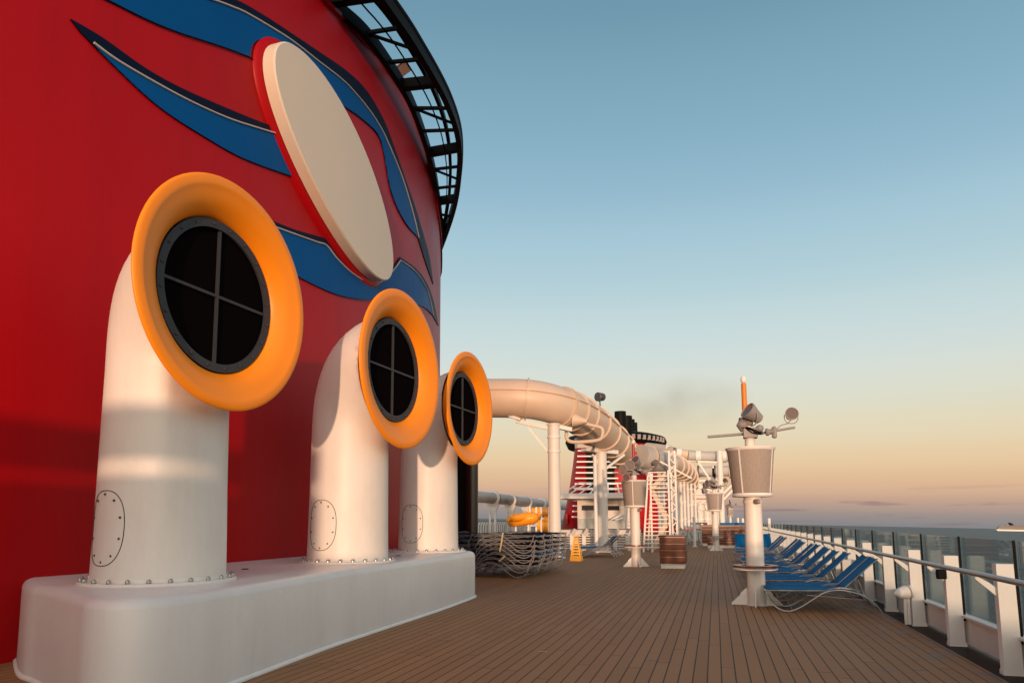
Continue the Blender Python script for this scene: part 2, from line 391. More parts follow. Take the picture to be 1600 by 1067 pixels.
def wallhit(u, v, off=0.0):
    d = ray(u, v); A_, B_ = FA + off, FB + off; ox, oy = -(XV - FB), -YC
    qa = (d.x / B_) ** 2 + (d.y / A_) ** 2; qb = 2 * (ox * d.x / B_ ** 2 + oy * d.y / A_ ** 2); qc = (ox / B_) ** 2 + (oy / A_) ** 2 - 1
    D = qb * qb - 4 * qa * qc
    if D < 0: D = 0
    return EYE + d * ((-qb - math.sqrt(D)) / (2 * qa))
def wnorm(Y):
    t = (Y - YC) / FA; v = Vector((math.sqrt(max(0, 1 - t * t)) / FB, t / FA, 0)); return v.normalized()
def panel(px, off, th):
    """a curved sheet on the flank: polygon in (Y,Z), cut into fine pieces so that it follows the curve"""
    import bmesh
    pts = [wallhit(u, v, 0) for u, v in px]
    bm = bmesh.new(); vs = [bm.verts.new((0, p.y, p.z)) for p in pts]; bm.faces.new(vs)
    ys = [p.y for p in pts]; y = math.floor(min(ys) / .5) * .5
    while y < max(ys):
        y += .5
        bmesh.ops.bisect_plane(bm, geom=bm.verts[:] + bm.edges[:] + bm.faces[:], plane_co=(0, y, 0), plane_no=(0, 1, 0))
    bmesh.ops.triangulate(bm, faces=bm.faces)
    fs = [[(v.co.y, v.co.z) for v in f.verts] for f in bm.faces]
    mb = MB(); idx = {}; vf = []; vb = []
    def key(p):
        k = (round(p[0], 5), round(p[1], 5))
        if k not in idx:
            idx[k] = len(vf); nn = wnorm(p[0]); b = Vector((wx(p[0]), p[0], p[1]))
            vf.append(b + nn * (off + th)); vb.append(b + nn * (off - .02))
        return idx[k]
    F_ = [tuple(key(p) for p in f) for f in fs]; n = len(vf)
    from collections import Counter
    ed = Counter()
    for f in F_:
        for i in range(len(f)): ed[frozenset((f[i], f[(i + 1) % len(f)]))] += 1
    F2 = list(F_) + [tuple(i + n for i in f[::-1]) for f in F_]
    for f in F_:
        for i in range(len(f)):
            a, b = f[i], f[(i + 1) % len(f)]
            if ed[frozenset((a, b))] == 1: F2.append((b, a, a + n, b + n))
    bm.free()
    return mb.add(vf + vb, F2)
def sm2(px, n=4): return [(p.x, p.y) for p in smooth([(u, v, 0) for u, v in px], n)]
# upper swoosh
A_up = sm2([(40, -95), (150, -62), (270, -30), (360, -2), (406, 22), (454, 53), (496, 81), (541, 112), (572, 143), (597, 185), (614, 228), (634, 285), (648, 325), (660, 365), (670, 402), (676, 444)])
A_lineP = sm2([(120, -60), (230, -30), (326, 0), (362, 13), (386, 24), (440, 56), (468, 76), (496, 98), (530, 124), (552, 146), (575, 174), (592, 200), (603, 222), (625, 275), (642, 330), (652, 371)])
A_low = sm2([(652, 371), (631, 347), (610, 300), (594, 221), (566, 188), (530, 163)]) + sm2([(530, 163), (505, 132), (480, 100), (450, 74), (426, 63), (406, 62), (392, 71), (388, 90)]) + sm2([(388, 90), (346, 74), (281, 53), (233, 34), (180, 8), (130, -20), (40, -95)])
A_navy = A_up + sm2([(676, 444), (664, 410), (652, 371)])[1:] + A_low[1:-1]
A_blue = A_lineP + A_low[1:-2]
# middle swoosh, pointed at its left end
B_up = sm2([(109, 31), (157, 59), (225, 107), (281, 138), (337, 163), (400, 189), (430, 199), (448, 203)]) + [(468, 219), (465, 245), (469, 278), (457, 277)]
B_lineP = sm2([(143, 69), (180, 96), (242, 132), (295, 160), (351, 185), (400, 201), (430, 210), (443, 214), (456, 225), (454.6, 253), (458, 277)])
B_low = sm2([(457, 277), (425, 266), (400, 257), (365, 242), (323, 218), (270, 185), (233, 157), (197, 124), (152, 80)])
B_navy = B_up + B_low[1:] + [(125, 52)]
B_blue = B_lineP + B_low[1:]
# lower swoosh, running to the far edge
C_up = sm2([(395, 330), (426, 346), (462, 360), (513, 375), (524, 385), (541, 407), (561, 424), (580, 434), (597, 432), (612, 418), (624, 402)]) + sm2([(624, 402), (648, 419), (665, 441), (676, 469), (684, 509)])[1:]
C_lineP = sm2([(395, 343), (434, 358), (490, 378), (507, 384), (524, 405), (547, 427), (569, 440), (586, 443), (597, 437), (612, 422), (623, 407)]) + sm2([(623, 407), (645, 423), (662, 447), (670, 469), (675, 492)])[1:]
C_low = sm2([(675, 493), (659, 479), (625, 470), (589, 467), (564, 468), (530, 462), (499, 450), (465, 433), (430, 412), (395, 390)])
C_navy = C_up + sm2([(684, 509), (679, 500), (675, 493)])[1:] + C_low[1:]
C_blue = C_lineP + C_low[1:]
for nv, bl, ln in ((A_navy, A_blue, A_lineP), (B_navy, B_blue, B_lineP), (C_navy, C_blue, C_lineP)):
    a = part('swoosh_border', panel(nv, 0, .03), 'navy', funnel, ang=20)
    part('swoosh_panel', panel(bl, .03, .012), 'blue', a, ang=20)
    path = []
    for u, v in ln:
        p = wallhit(u, v, 0); nn = wnorm(p.y); path.append(Vector((wx(p.y), p.y, p.z)) + nn * .055)
    part('rope_light', MB().tube(path, .018, 6), 'line', a)

# plain oval emblem standing off the flank
Ea, Eb = wallhit(430, 70, .33), wallhit(612, 428, .33); ECY, ECZ = (Ea.y + Eb.y) / 2, (Ea.z + Eb.z) / 2; EA = math.hypot(Ea.y - Eb.y, Ea.z - Eb.z) / 2; EANG = math.atan2(Eb.z - Ea.z, Eb.y - Ea.y)
def oval(scale_a, scale_b, off):
    """tilted oval in (Y,Z) on the flank"""
    a, b = EA * .985 * scale_a, 1.3 * scale_b; ang = EANG; out = []
    for k in range(72):
        t = 2 * PI * k / 72; p, q = a * math.cos(t), b * math.sin(t)
        y = EY + p * math.cos(ang) - q * math.sin(ang); z = EZ + p * math.sin(ang) + q * math.cos(ang)
        nn = wnorm(min(y, YC + 12)); out.append(Vector((wx(y), y, z)) + nn * off)
    return out
EY, EZ = ECY, ECZ
mb = MB(); mb.loft([oval(1, 1, .10), oval(1, 1, .33), oval(.99, .985, .36), oval(.6, .6, .36), oval(.05, .05, .36)])
emb = part('oval_emblem', mb, 'cream', funnel, ang=30)
mb = MB(); mb.loft([oval(1.06, 1.14, -.01), oval(1.055, 1.13, .03), oval(1.03, 1.07, .08), oval(.9, .9, .1)], caps=True)
part('emblem_base', mb, 'red', funnel, ang=60)

# crown: black lattice walkway outside the rim
outer_c = [(-9.2, -1, 12.2), (-7.7, 4, 12.6), (-7.0, 8.5, 13.1), (-6.78, 11.5, 13.3), (-6.70, 13.37, 13.3), (-6.65, 14.97, 13.3), (-6.77, 17.46, 13.3), (-7.29, 19.82, 13.3), (-8.65, 23.14, 13.3), (-10.68, 26.92, 13.3), (-12.5, 30, 13.3)]
outer_p = smooth(outer_c, 8)
inner_p = [Vector((wx(p.y) + .16 + (.0 if p.y < 24 else 0), p.y, rimz(p.y) * .35 + 13.25 * .65)) for p in outer_p]
inner_p = []
for q in [(-8.6, -1), (-7.95, 4)]: inner_p.append(Vector((q[0], q[1], 13.2)))
for u, v in [(470, -40), (512, 0), (566, 46), (606, 98), (640, 155), (662, 212), (677, 265), (686, 320), (689, 352)]:
    inner_p.append(onz(u, v, 13.3))
inner_p = smooth(inner_p, 8)
def ribbon(path, w_, h_):
    m_ = MB(); rings_ = []
    for i, p in enumerate(path):
        t = (path[min(i + 1, len(path) - 1)] - path[max(i - 1, 0)]); t.z = 0; t.normalize(); sd = Vector((t.y, -t.x, 0))
        rings_.append([p + sd * a * w_ / 2 + Vector((0, 0, b * h_ / 2)) for a, b in ((-1, -1), (1, -1), (1, 1), (-1, 1))])
    return m_.loft(rings_)
crown = part('crown_beam', ribbon(outer_p, .16, .32), 'black', funnel)
part('crown_rail', MB().tube([p + Vector((.05, 0, .2)) for p in outer_p], .07, 8), 'black', crown)
part('crown_beam', ribbon(inner_p, .14, .3), 'black', funnel)
def near(path, Y): return min(path, key=lambda p: abs(p.y - Y))
mid_p = [(near(inner_p, p.y) * .36 + p * .64) + Vector((0, 0, .3)) for p in outer_p if p.y < 27]
part('crown_pipe', ribbon(mid_p, .1, .16), 'black', funnel)
part('crown_cable', MB().tube([p + Vector((-.12, 0, -.35)) for p in mid_p], .02, 6), 'black', funnel)
yy = 3.
i = 0
while yy < 27:
    a, b = near(inner_p, yy), near(outer_p, yy + .1)
    b = b.copy(); b.z = 13.3
    big = i % 3 == 0
    part('crown_joist', MB().bar(a, b, .2 if big else .075, .26 if big else .08), 'black', funnel)
    if i % 3 == 1:
        c = near(outer_p, yy + 1.1); part('crown_brace', MB().bar(a, c, .06), 'black', funnel)
    yy += 1.12; i += 1
fl = part('flood_lamp', MB().lathe_dir(at(632, 108, 16.6), (.2, -.8, -.5), [(-.18, .08), (-.1, .15), (.1, .2), (.16, .22), (.17, .2), (.1, .18)], 4), 'smoke_grey', funnel)
part('lens', MB().lathe_dir(at(632, 108, 16.6) + Vector((.2, -.8, -.5)).normalized() * .12, (.2, -.8, -.5), [(0, .18), (.01, .18)], 4), 'lens', fl)

# ------------------------------------------------------------------ plinth
PO = smooth([(-8.5, 7.12, 0), (-7.95, 6.68, 0), (-7.4, 6.28, 0), (-6.9, 6.05, 0), (-6.0, 5.55, 0), (-5.45, 5.25, 0), (-5.05, 5.3, 0), (-4.88, 5.75, 0), (-4.9, 6.62, 0), (-5.03, 8.56, 0), (-5.05, 10.4, 0), (-5.05, 12.5, 0), (-5.13, 14.6, 0), (-5.22, 15.3, 0), (-5.6, 15.8, 0), (-6.3, 16.0, 0), (-8.6, 16.05, 0)], 6)
PO = [(p.x, p.y) for p in PO] + [(-9.3, 16.05), (-9.3, 7.8)]
PC = Vector((-7.2, 11, 0))
def inset(pts, d):
    n = len(pts); out = []
    for i in range(n):
        a, b = Vector(pts[i - 1]), Vector(pts[(i + 1) % n]); t = (b - a).normalized(); nn = Vector((t.y, -t.x)) # outward for ccw
        p = Vector(pts[i]) - nn * d; out.append((p.x, p.y))
    return out
area = sum(PO[i][0] * PO[(i + 1) % len(PO)][1] - PO[(i + 1) % len(PO)][0] * PO[i][1] for i in range(len(PO)))
if area < 0: PO = PO[::-1]
plinth = root('vent_plinth', (-6.8, 11, 0), 'long rounded white plinth on the deck carrying three ventilators', 'plinth')
mb = MB(); prof = [(0.0, 0), (.0, .9), (.012, .935), (.035, .965), (.07, .988), (.12, 1.0)]
mb.loft([[(x, y, z) for x, y in inset(PO, d)] for d, z in prof]); part('plinth_body', mb, 'plinth', plinth, ang=50)
mb = MB(); mb.loft([[(x, y, z) for x, y in inset(PO, d)] for d, z in ((-.035, .001), (-.035, .02), (-.004, .045))], caps=False); part('base_trim', mb, 'white2', plinth, ang=50)
for u, v in ((383, 889), (622, 868)):
    p = onz(u, v, 1.003); part('drain_cap', MB().lathe(p, [(0, .05), (.006, .05), (.01, .04)], seg=16), 'seam', plinth)

# ------------------------------------------------------------------ ventilators
bolt_me = MB().lathe((0, 0, 0), [(0, .022), (.02, .022), (.035, .014), (.042, .0)], seg=8).mesh('bolt', M['bolt'])
def put_bolt(parent, loc, d=(0, 0, 1), s=1, me=bolt_me):
    o = bpy.data.objects.new('bolt', me); COL.objects.link(o); o.parent = parent
    o.location = Vector(loc) - rootof(parent).location; o.scale = (s, s, s)
    o.rotation_mode = 'QUATERNION'; o.rotation_quaternion = Vector((0, 0, 1)).rotation_difference(Vector(d)); return o
dbolt_me = MB().lathe((0, 0, 0), [(0, .022), (.012, .022), (.02, .012), (.022, 0)], seg=8).mesh('bolt', M['seam'])
def ventilator(x, y, rc, xb, zc, rb, rg, label, rf):
    r = root('cowl_ventilator', (x, y, 1.0), label, 'ventilator', 'cowl ventilators beside the funnel')
    xt = xb - .19
    br = xt - x; z0 = zc - br - .28
    path = [(x, y, 1.02), (x, y, 1.6), (x, y, z0)]; rad = [rc * 1.03, rc * 1.01, rc * .985]
    nst = 16
    for k in range(1, nst + 1):
        a = PI / 2 * k / nst
        path.append((x + br * (1 - math.cos(a)), y, z0 + (zc - z0) * math.sin(a)))
        t = k / nst; rad.append(rc * .985 + (rg + .05 - rc * .985) * (t * t * (3 - 2 * t)))
    dm = MB().tube(path, rad, 56, cap=False)
    dm.v = [(min(px_, xb - .40) if pz_ > zc - rg - .05 else px_, py_, pz_) for px_, py_, pz_ in dm.v]
    part('duct', dm, 'white', r, ang=60)
    # horn
    pr = [(xt - .12, rg + .04), (xt - .02, rg + .06), (xb - .16, rg + .15), (xb - .10, rg + .3), (xb - .075, rb - .06), (xb - .065, rb - .01), (xb - .05, rb + .006), (xb - .03, rb), (xb - .016, rb - .03), (xb - .012, rb - .1), (xb - .03, rg + .3), (xb - .075, rg + .17), (xb - .14, rg + .075), (xb - .22, rg + .01), (xb - .34, rg - .02)]
    pr = [(p.x, p.y) for p in smooth([(a, b, 0) for a, b in pr], 3)]
    TW = Matrix.Rotation(math.radians(-4.5), 4, 'Z')
    def tw(m_):
        c_ = Vector((xb - .1, y, zc)); m_.v = [tuple(c_ + TW @ (Vector(p) - c_)) for p in m_.v]; return m_
    part('horn', tw(MB().lathe((0, y, zc), pr, 'x', 72, caps=False)), 'orange', r, ang=80)
    xg = xb - .21
    g = part('grille_ring', tw(MB().lathe((0, y, zc), [(xg - .03, rg - .11), (xg, rg - .11), (xg, rg - .01), (xg - .03, rg - .01), (xg - .03, rg - .11)], 'x', 64, caps=False)), 'grille', r, ang=30)
    part('grille_mesh', tw(MB().lathe((0, y, zc), [(xg - .07, rg), (xg - .06, rg), (xg - .06, 0.001)], 'x', 48)), 'void', g)
    part('grille_bar', tw(MB().box((xg - .05, y - .017, zc - rg + .09), (xg - .02, y + .017, zc + rg - .09))), 'grille', g)
    part('grille_bar', tw(MB().box((xg - .051, y - rg + .09, zc - .017), (xg - .018, y + rg - .09, zc + .017))), 'grille', g)
    for k in range(20):
        a = 2 * PI * (k + .5) / 20; q_v = Vector((xb - .1, y, zc)) + TW @ Vector((xg - xb + .1, (rg - .06) * math.cos(a), (rg - .06) * math.sin(a))); put_bolt(g, q_v, (1, -.08, 0), .8, dbolt_me)
    fg = part('base_flange', MB().lathe((x, y, 0), [(1.0, rf), (1.022, rf), (1.03, rf - .01), (1.032, rc * 1.05), (1.06, rc * 1.03), (1.09, rc * 1.02)], 'z', 56, caps=False), 'white', r)
    for k in range(24):
        a = 2 * PI * (k + .3) / 24; rr = (rf + rc) / 2 + .03; put_bolt(fg, (x + rr * math.cos(a), y + rr * math.sin(a), 1.031), (0, 0, 1), 1.15)
    # oval access hatch on the aft face
    az = math.atan2(-.973, -.23); pts = []; rr = rc * 1.012
    for k in range(48):
        t = 2 * PI * k / 48; c_, s_ = math.cos(t), math.sin(t)
        uu = .29 * math.copysign(abs(c_) ** .8, c_); vv = .41 * math.copysign(abs(s_) ** .8, s_); a = az + uu / rr; zq = 1.62 + vv; rr = rc * ((1.03 - .02 * (zq - 1.02) / .58) if zq < 1.6 else 1.01 - .025 * (zq - 1.6) / max(.3, z0 - 1.6)) + .001
        pts.append((x + (rr) * math.cos(a), y + rr * math.sin(a), zq))
    rr = rc * 1.016
    h = part('hatch_seam', MB().tube(pts, .005, 5, closed=True), 'seam', r)
    for k in range(10):
        t = 2 * PI * (k + .5) / 10; a = az + .25 * math.cos(t) / rr; put_bolt(h, (x + rr * math.cos(a), y + rr * math.sin(a), 1.62 + .37 * math.sin(t)), (math.cos(a), math.sin(a), 0), .6, dbolt_me)
    return r
ventilator(-6.28, 7.0, .70, -5.43, 4.37, 1.385, .93, 'nearest and largest-looking white cowl ventilator with orange horn, at the near end of the plinth', .84)
ventilator(-6.06, 11.05, .66, -5.04, 4.27, 1.365, .90, 'middle white cowl ventilator with orange horn, half way along the plinth', .80)
ventilator(-6.20, 14.94, .65, -5.16, 4.18, 1.27, .83, 'farthest white cowl ventilator with orange horn, at the far end of the plinth', .84)

# ------------------------------------------------------------------ black pipes behind the third ventilator
p = at(737, 800, 25); single('exhaust_pipe', MB().lathe((p.x, p.y, 0), [(0, .24), (4.6, .24), (4.65, .2)], seg=24), 'blackg', 'glossy black round pipe standing behind the farthest ventilator', 'pipe')
p = at(722, 800, 25.4); single('pipe_casing', MB().box((p.x - .27, p.y - .3, 0), (p.x + .27, p.y + .3, 4.5)), 'black', 'matt black square casing beside the glossy black pipe behind the farthest ventilator', 'casing', bevel=.02)

# ------------------------------------------------------------------ railing
rail = root('glass_railing', (3.1, 30, 0), 'long glass railing with white posts and grey handrail along the right deck edge', 'railing')
post_me = None
mb = MB(); mb.loft([[(-.06 + a, -.06, z), (.11 + b, -.06, z), (.11 + b, .06, z), (-.06 + a, .06, z)] for a, b, z in ((-.012, .03, -.03), (-.012, .03, .012), (-.0, .012, .03), (.0, 0, 1.17))])
post_me = mb.mesh('post', M['white2'])
brk = MB(); brk.loft([[(-.05, -.012, .80), (-.05, .012, .80), (-.05, .012, .90), (-.05, -.012, .90)], [(-.13, -.012, .88), (-.13, .012, .88), (-.13, .012, .965), (-.13, -.012, .965)], [(-.26, -.012, 1.0), (-.26, .012, 1.0), (-.26, .012, 1.04), (-.26, -.012, 1.04)]])
brk_me = brk.mesh('handrail_bracket', M['white2'])
gl_me = MB().box((-.006, .03, .385), (.006, 1.85, 1.42)).mesh('glass_panel', M['glass'])
jt_me = MB().box((-.012, -.012, .3), (.012, .012, 1.43)).mesh('glass_clamp', M['black'])
kp_me = MB().box((-.015, .0, .0), (.015, 1.88, .355)).mesh('kick_panel', M['white2'])
for k in range(-3, 44):
    Y = 9.24 + 1.88 * k
    for nm, me, X in (('post', post_me, 3.04), ('handrail_bracket', brk_me, 3.04), ('glass_panel', gl_me, 3.215), ('glass_clamp', jt_me, 3.19), ('kick_panel', kp_me, 3.215)):
        o = bpy.data.objects.new(nm, me); COL.objects.link(o); o.parent = rail; o.location = Vector((X, Y, 0)) - rail.location
part('handrail', MB().tube([(2.78, 3, 1.06), (2.78, 92, 1.06)], .032, 12), 'steel', rail)
part('sill', MB().box((3.14, 3, .356), (3.26, 92, .384)), 'white2', rail)
p = Vector((2.93, 11.12 - .06, .93)); sp = root('deck_speaker', p, 'small dark blue box speaker clipped to a railing post', 'speaker')
part('speaker_body', MB().box(p + Vector((-.07, -.08, -.07)), p + Vector((.05, -.0, .06))), M['navy'], sp, bevel=.015)
part('speaker_grille', MB().box(p + Vector((-.055, -.086, -.055)), p + Vector((.035, -.081, .045))), 'black', sp)

# acorn light
p = onz(1419, 975, 0); ac = root('bollard_light', p, 'low white bullet-shaped bollard light on two thin legs beside the glass railing', 'lamp')
for s_ in (-.024, .024): part('leg', MB().tube([p + Vector((s_, 0, 0)), p + Vector((s_, 0, .42))], .024, 8), 'white2', ac)
hc = p + Vector((-.03, -.02, .5)); hd = Vector((.85, .35, .12))
part('lamp_head', MB().lathe_dir(hc, hd, [(-0.1794, 0), (-0.1677, 0.0273), (-0.1326, 0.0546), (-0.078, 0.0819), (-0.0156, 0.1014), (0.039, 0.1076)], 24), 'white2', ac)
part('collar', MB().lathe_dir(hc, hd, [(0.039, 0.1092), (0.0663, 0.1092)], 24), 'bin', ac)
part('lamp_cap', MB().lathe_dir(hc, hd, [(0.0663, 0.1061), (0.1014, 0.1045), (0.1053, 0.0975), (0.117, 0.0936), (0.1209, 0)], 24), 'white2', ac)
# locker on pedestal behind the loungers
q = Vector((2.8, 17.4, 0)); lk = root('deck_locker', q, 'white box on a steel drum pedestal behind the nearest loungers', 'locker')
part('pedestal', MB().lathe(q, [(0, .09), (.5, .09)], seg=16), 'steel', lk); part('box', MB().box(q + Vector((-.15, -.12, .5)), q + Vector((.12, .12, .78))), 'white2', lk, bevel=.01)

# ------------------------------------------------------------------ loungers
def make_lounger(raised, label, name='sun_lounger'):
    """local: foot end at x=0, head end at x=2, width in y 0..0.7"""
    r = root(name, (0, 0, 0), label, 'sun lounger', 'x')
    prof = smooth([(1.97, 0, .012), (1.90, 0, .13), (1.76, 0, .27), (1.55, 0, .37), (1.28, 0, .415), (1.04, 0, .36), (.82, 0, .22), (.62, 0, .09), (.44, 0, .02), (.28, 0, .05), (.13, 0, .17), (.05, 0, .37)], 4)
    for yy in (.015, .685): part('side_frame', MB().tube([p + Vector((0, yy, 0)) for p in prof], .0145, 7), 'steel', r, world=False)
    mb = MB()
    for yy in (.06, .64): mb.tube([(.05, yy, .375), (1.33, yy, .4)], .014, 7)
    part('seat_rail', mb, 'steel', r, world=False)
    wv = [(.04, .015 + .67 * t, .375 - .035 * math.sin(PI * t) ** 2 + .02 * math.cos(4 * PI * t)) for t in [i / 16 for i in range(17)]]
    part('foot_bar', MB().tube(wv, .0145, 7), 'steel', r, world=False)
    mb = MB()
    mb.tube([(1.9, .015, .13), (1.9, .685, .13)], .012, 6).tube([(.5, .015, .03), (.5, .685, .03)], .012, 6)
    mb.tube([(.75, .04, .31), (1.7, .04, .25), (1.78, .06, .26)], .009, 6).tube([(.75, .66, .31), (1.7, .66, .25)], .009, 6)
    part('stretcher', mb, 'steel', r, world=False)
    hx, hz = 1.33, .405
    ex, ez = (1.93, .96) if raised else (2.12, .43)
    rows = []
    for i in range(9):
        x = .04 + (1.33 - .04) * i / 8; z = .385 + .02 * i / 8
        rows.append([(x, .028 + .644 * j / 6, z + .016 - .024 * math.sin(PI * j / 6) * (.5 + .5 * math.sin(PI * i / 8))) for j in range(7)])
    mb = MB().quadsheet(rows); o = part('seat_sling', mb, 'fabric', r, world=False); so_ = o.modifiers.new('thick', 'SOLIDIFY'); so_.thickness = .006
    rows = []
    for i in range(7):
        t = i / 6; rows.append([(hx + (ex - hx) * t - (.02 if j in (0, 6) and 0 else 0), .028 + .644 * j / 6, hz + .012 + (ez - hz) * t - .024 * math.sin(PI * j / 6)) for j in range(7)])
    o = part('back_sling', MB().quadsheet(rows), 'fabric', r, world=False); so_ = o.modifiers.new('thick', 'SOLIDIFY'); so_.thickness = .006
    mb = MB(); d = Vector((ex - hx, 0, ez - hz)).normalized()
    for yy in (.05, .65): mb.tube([(hx, yy, hz), Vector((ex, yy, ez)) + d * .01], .013, 7)
    mb.tube([Vector((ex, .05 + .6 * j / 8, ez - .024 * math.sin(PI * j / 8))) + d * .01 for j in range(9)], .014, 7)
    part('back_frame', mb, 'steel', r, world=False)
    # armrest-like bow at the hinge
    for yy in (.015, .685): part('hinge_bow', MB().tube(smooth([(1.0, yy, .345), (1.15, yy, .43), (1.32, yy, .455), (1.5, yy, .43)], 4), .012, 6), 'steel', r, world=False)
    if raised:
        mb = MB().tube([(1.6, .1, .63), (1.72, .1, .27)], .009, 6).tube([(1.6, .6, .63), (1.72, .6, .27)], .009, 6).tube([(1.6, .1, .63), (1.6, .6, .63)], .009, 6)
        part('back_prop', mb, 'steel', r, world=False)
    return r
up = make_lounger(True, 'x'); flat = make_lounger(False, 'x')
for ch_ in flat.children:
    if 'sling' in ch_.name: ch_.data.materials[0] = M['shadefab']
# row along the railing
ys = [14.0, 14.86, 16.2, 17.05, 18.6, 19.45, 21.0, 21.85, 23.5, 24.35, 26.2, 27.0, 29.2, 30.0, 32.2]
up.scale = (1, 1.18, 1); flat.scale = (1, 1.16, 1)
for i, Y in enumerate(ys):
    lab = '%s blue lounger from the viewpoint in the row along the glass railing' % ORD[i + 1]
    o = up if i == 0 else copy_tree(up)
    o.location = (.74 + random.uniform(-.05, .05) + .06 * math.sin(Y), Y, .004); o.rotation_euler = (0, 0, math.radians(random.uniform(-3, 2)))
    o['label'] = lab; o['group'] = 'sun loungers in the row beside the glass railing'
for i, (X, Y) in enumerate(((1.65, 34.6), (2.55, 34.9))):
    c = copy_tree(up, (X, Y, .004), math.radians(90), ('left', 'right')[i] + ' one of the two blue loungers facing the camera behind the nearest mast'); c['group'] = 'pair of sun loungers facing the camera'
for i, (X, Y) in enumerate(((-6.35, 32.0), (-6.35, 32.95), (-6.3, 33.9))):
    c = copy_tree(up, (X, Y, .004), math.radians(random.uniform(-3, 3)), ('nearest', 'middle', 'farthest')[i] + ' lounger of the three with raised backs between the yellow cone and the second mast'); c['group'] = 'three loungers behind the yellow cone'
# stacks on the left; the foot end points right
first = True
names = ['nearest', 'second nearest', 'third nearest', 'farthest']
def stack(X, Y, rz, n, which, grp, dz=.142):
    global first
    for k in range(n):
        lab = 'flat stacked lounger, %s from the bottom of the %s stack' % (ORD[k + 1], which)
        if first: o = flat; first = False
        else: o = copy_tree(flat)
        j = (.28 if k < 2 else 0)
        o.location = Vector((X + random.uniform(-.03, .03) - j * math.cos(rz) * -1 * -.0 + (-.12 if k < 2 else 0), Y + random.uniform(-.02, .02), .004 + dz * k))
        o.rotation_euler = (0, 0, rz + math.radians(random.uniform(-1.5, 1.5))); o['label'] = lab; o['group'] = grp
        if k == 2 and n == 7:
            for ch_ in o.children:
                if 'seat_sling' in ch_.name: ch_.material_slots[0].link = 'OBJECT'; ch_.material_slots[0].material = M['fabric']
rz0 = math.radians(180 - 10)
for i in range(4):
    bx, by = -4.86 - .02 * i, 20.85 + 1.15 * i
    stack(bx, by, rz0, 7, names[i] + ' right-hand lounger', 'stacked loungers right of the ventilators')
for i in range(2):
    stack(-7.05 + .1 * i, 21.6 + 1.2 * i, rz0 , 7, ('near', 'far')[i] + ' left-hand lounger', 'stacked loungers partly behind the plinth')
# webbing straps tied around the nearest stack
def q_(u, v, Y): return at(u, v, Y)
for lab, pts in (('pale webbing strap tied upright around the nearest lounger stack', [(786, 832), (784, 845), (781, 862)]), ('pale webbing strap knotted low on the nearest lounger stack', [(789, 868), (783, 874), (779, 877)])):
    P_ = [at(u, v, 19.98) for u, v in pts]; mb = MB()
    for a, b in zip(P_, P_[1:]): mb.bar(a, b, .012, .045, up=(1, 0, 0))
    single('strap', mb, 'strap', lab, 'strap')

# ------------------------------------------------------------------ lamp masts with baskets
def spotlight(parent, c, d, s, world=False):
    h = part('floodlight', MB().lathe_dir(c, d, [(-.22 * s, .07 * s), (-.2 * s, .1 * s), (-.05 * s, .13 * s), (.08 * s, .17 * s), (.13 * s, .175 * s), (.135 * s, .155 * s), (.1 * s, .15 * s)], 20), 'bin' if s > 1.2 else 'smoke_grey', parent, world=world)
    part('lens', MB().lathe_dir(Vector(c) + Vector(d).normalized() * .11 * s, d, [(0, .15 * s), (.008, .15 * s)], 20), 'lens', h, world=world)
    side = Vector(d).cross(Vector((0, 0, 1))).normalized() * .17 * s; c = Vector(c); dn = Vector((0, 0, -1))
    part('yoke', MB().tube(smooth([c + side, c + side + dn * .12 * s, c + side * .6 + dn * .22 * s, c + dn * .24 * s, c - side * .6 + dn * .22 * s, c - side + dn * .12 * s, c - side], 3), .012 * s, 6), 'smoke_grey', h, world=world)
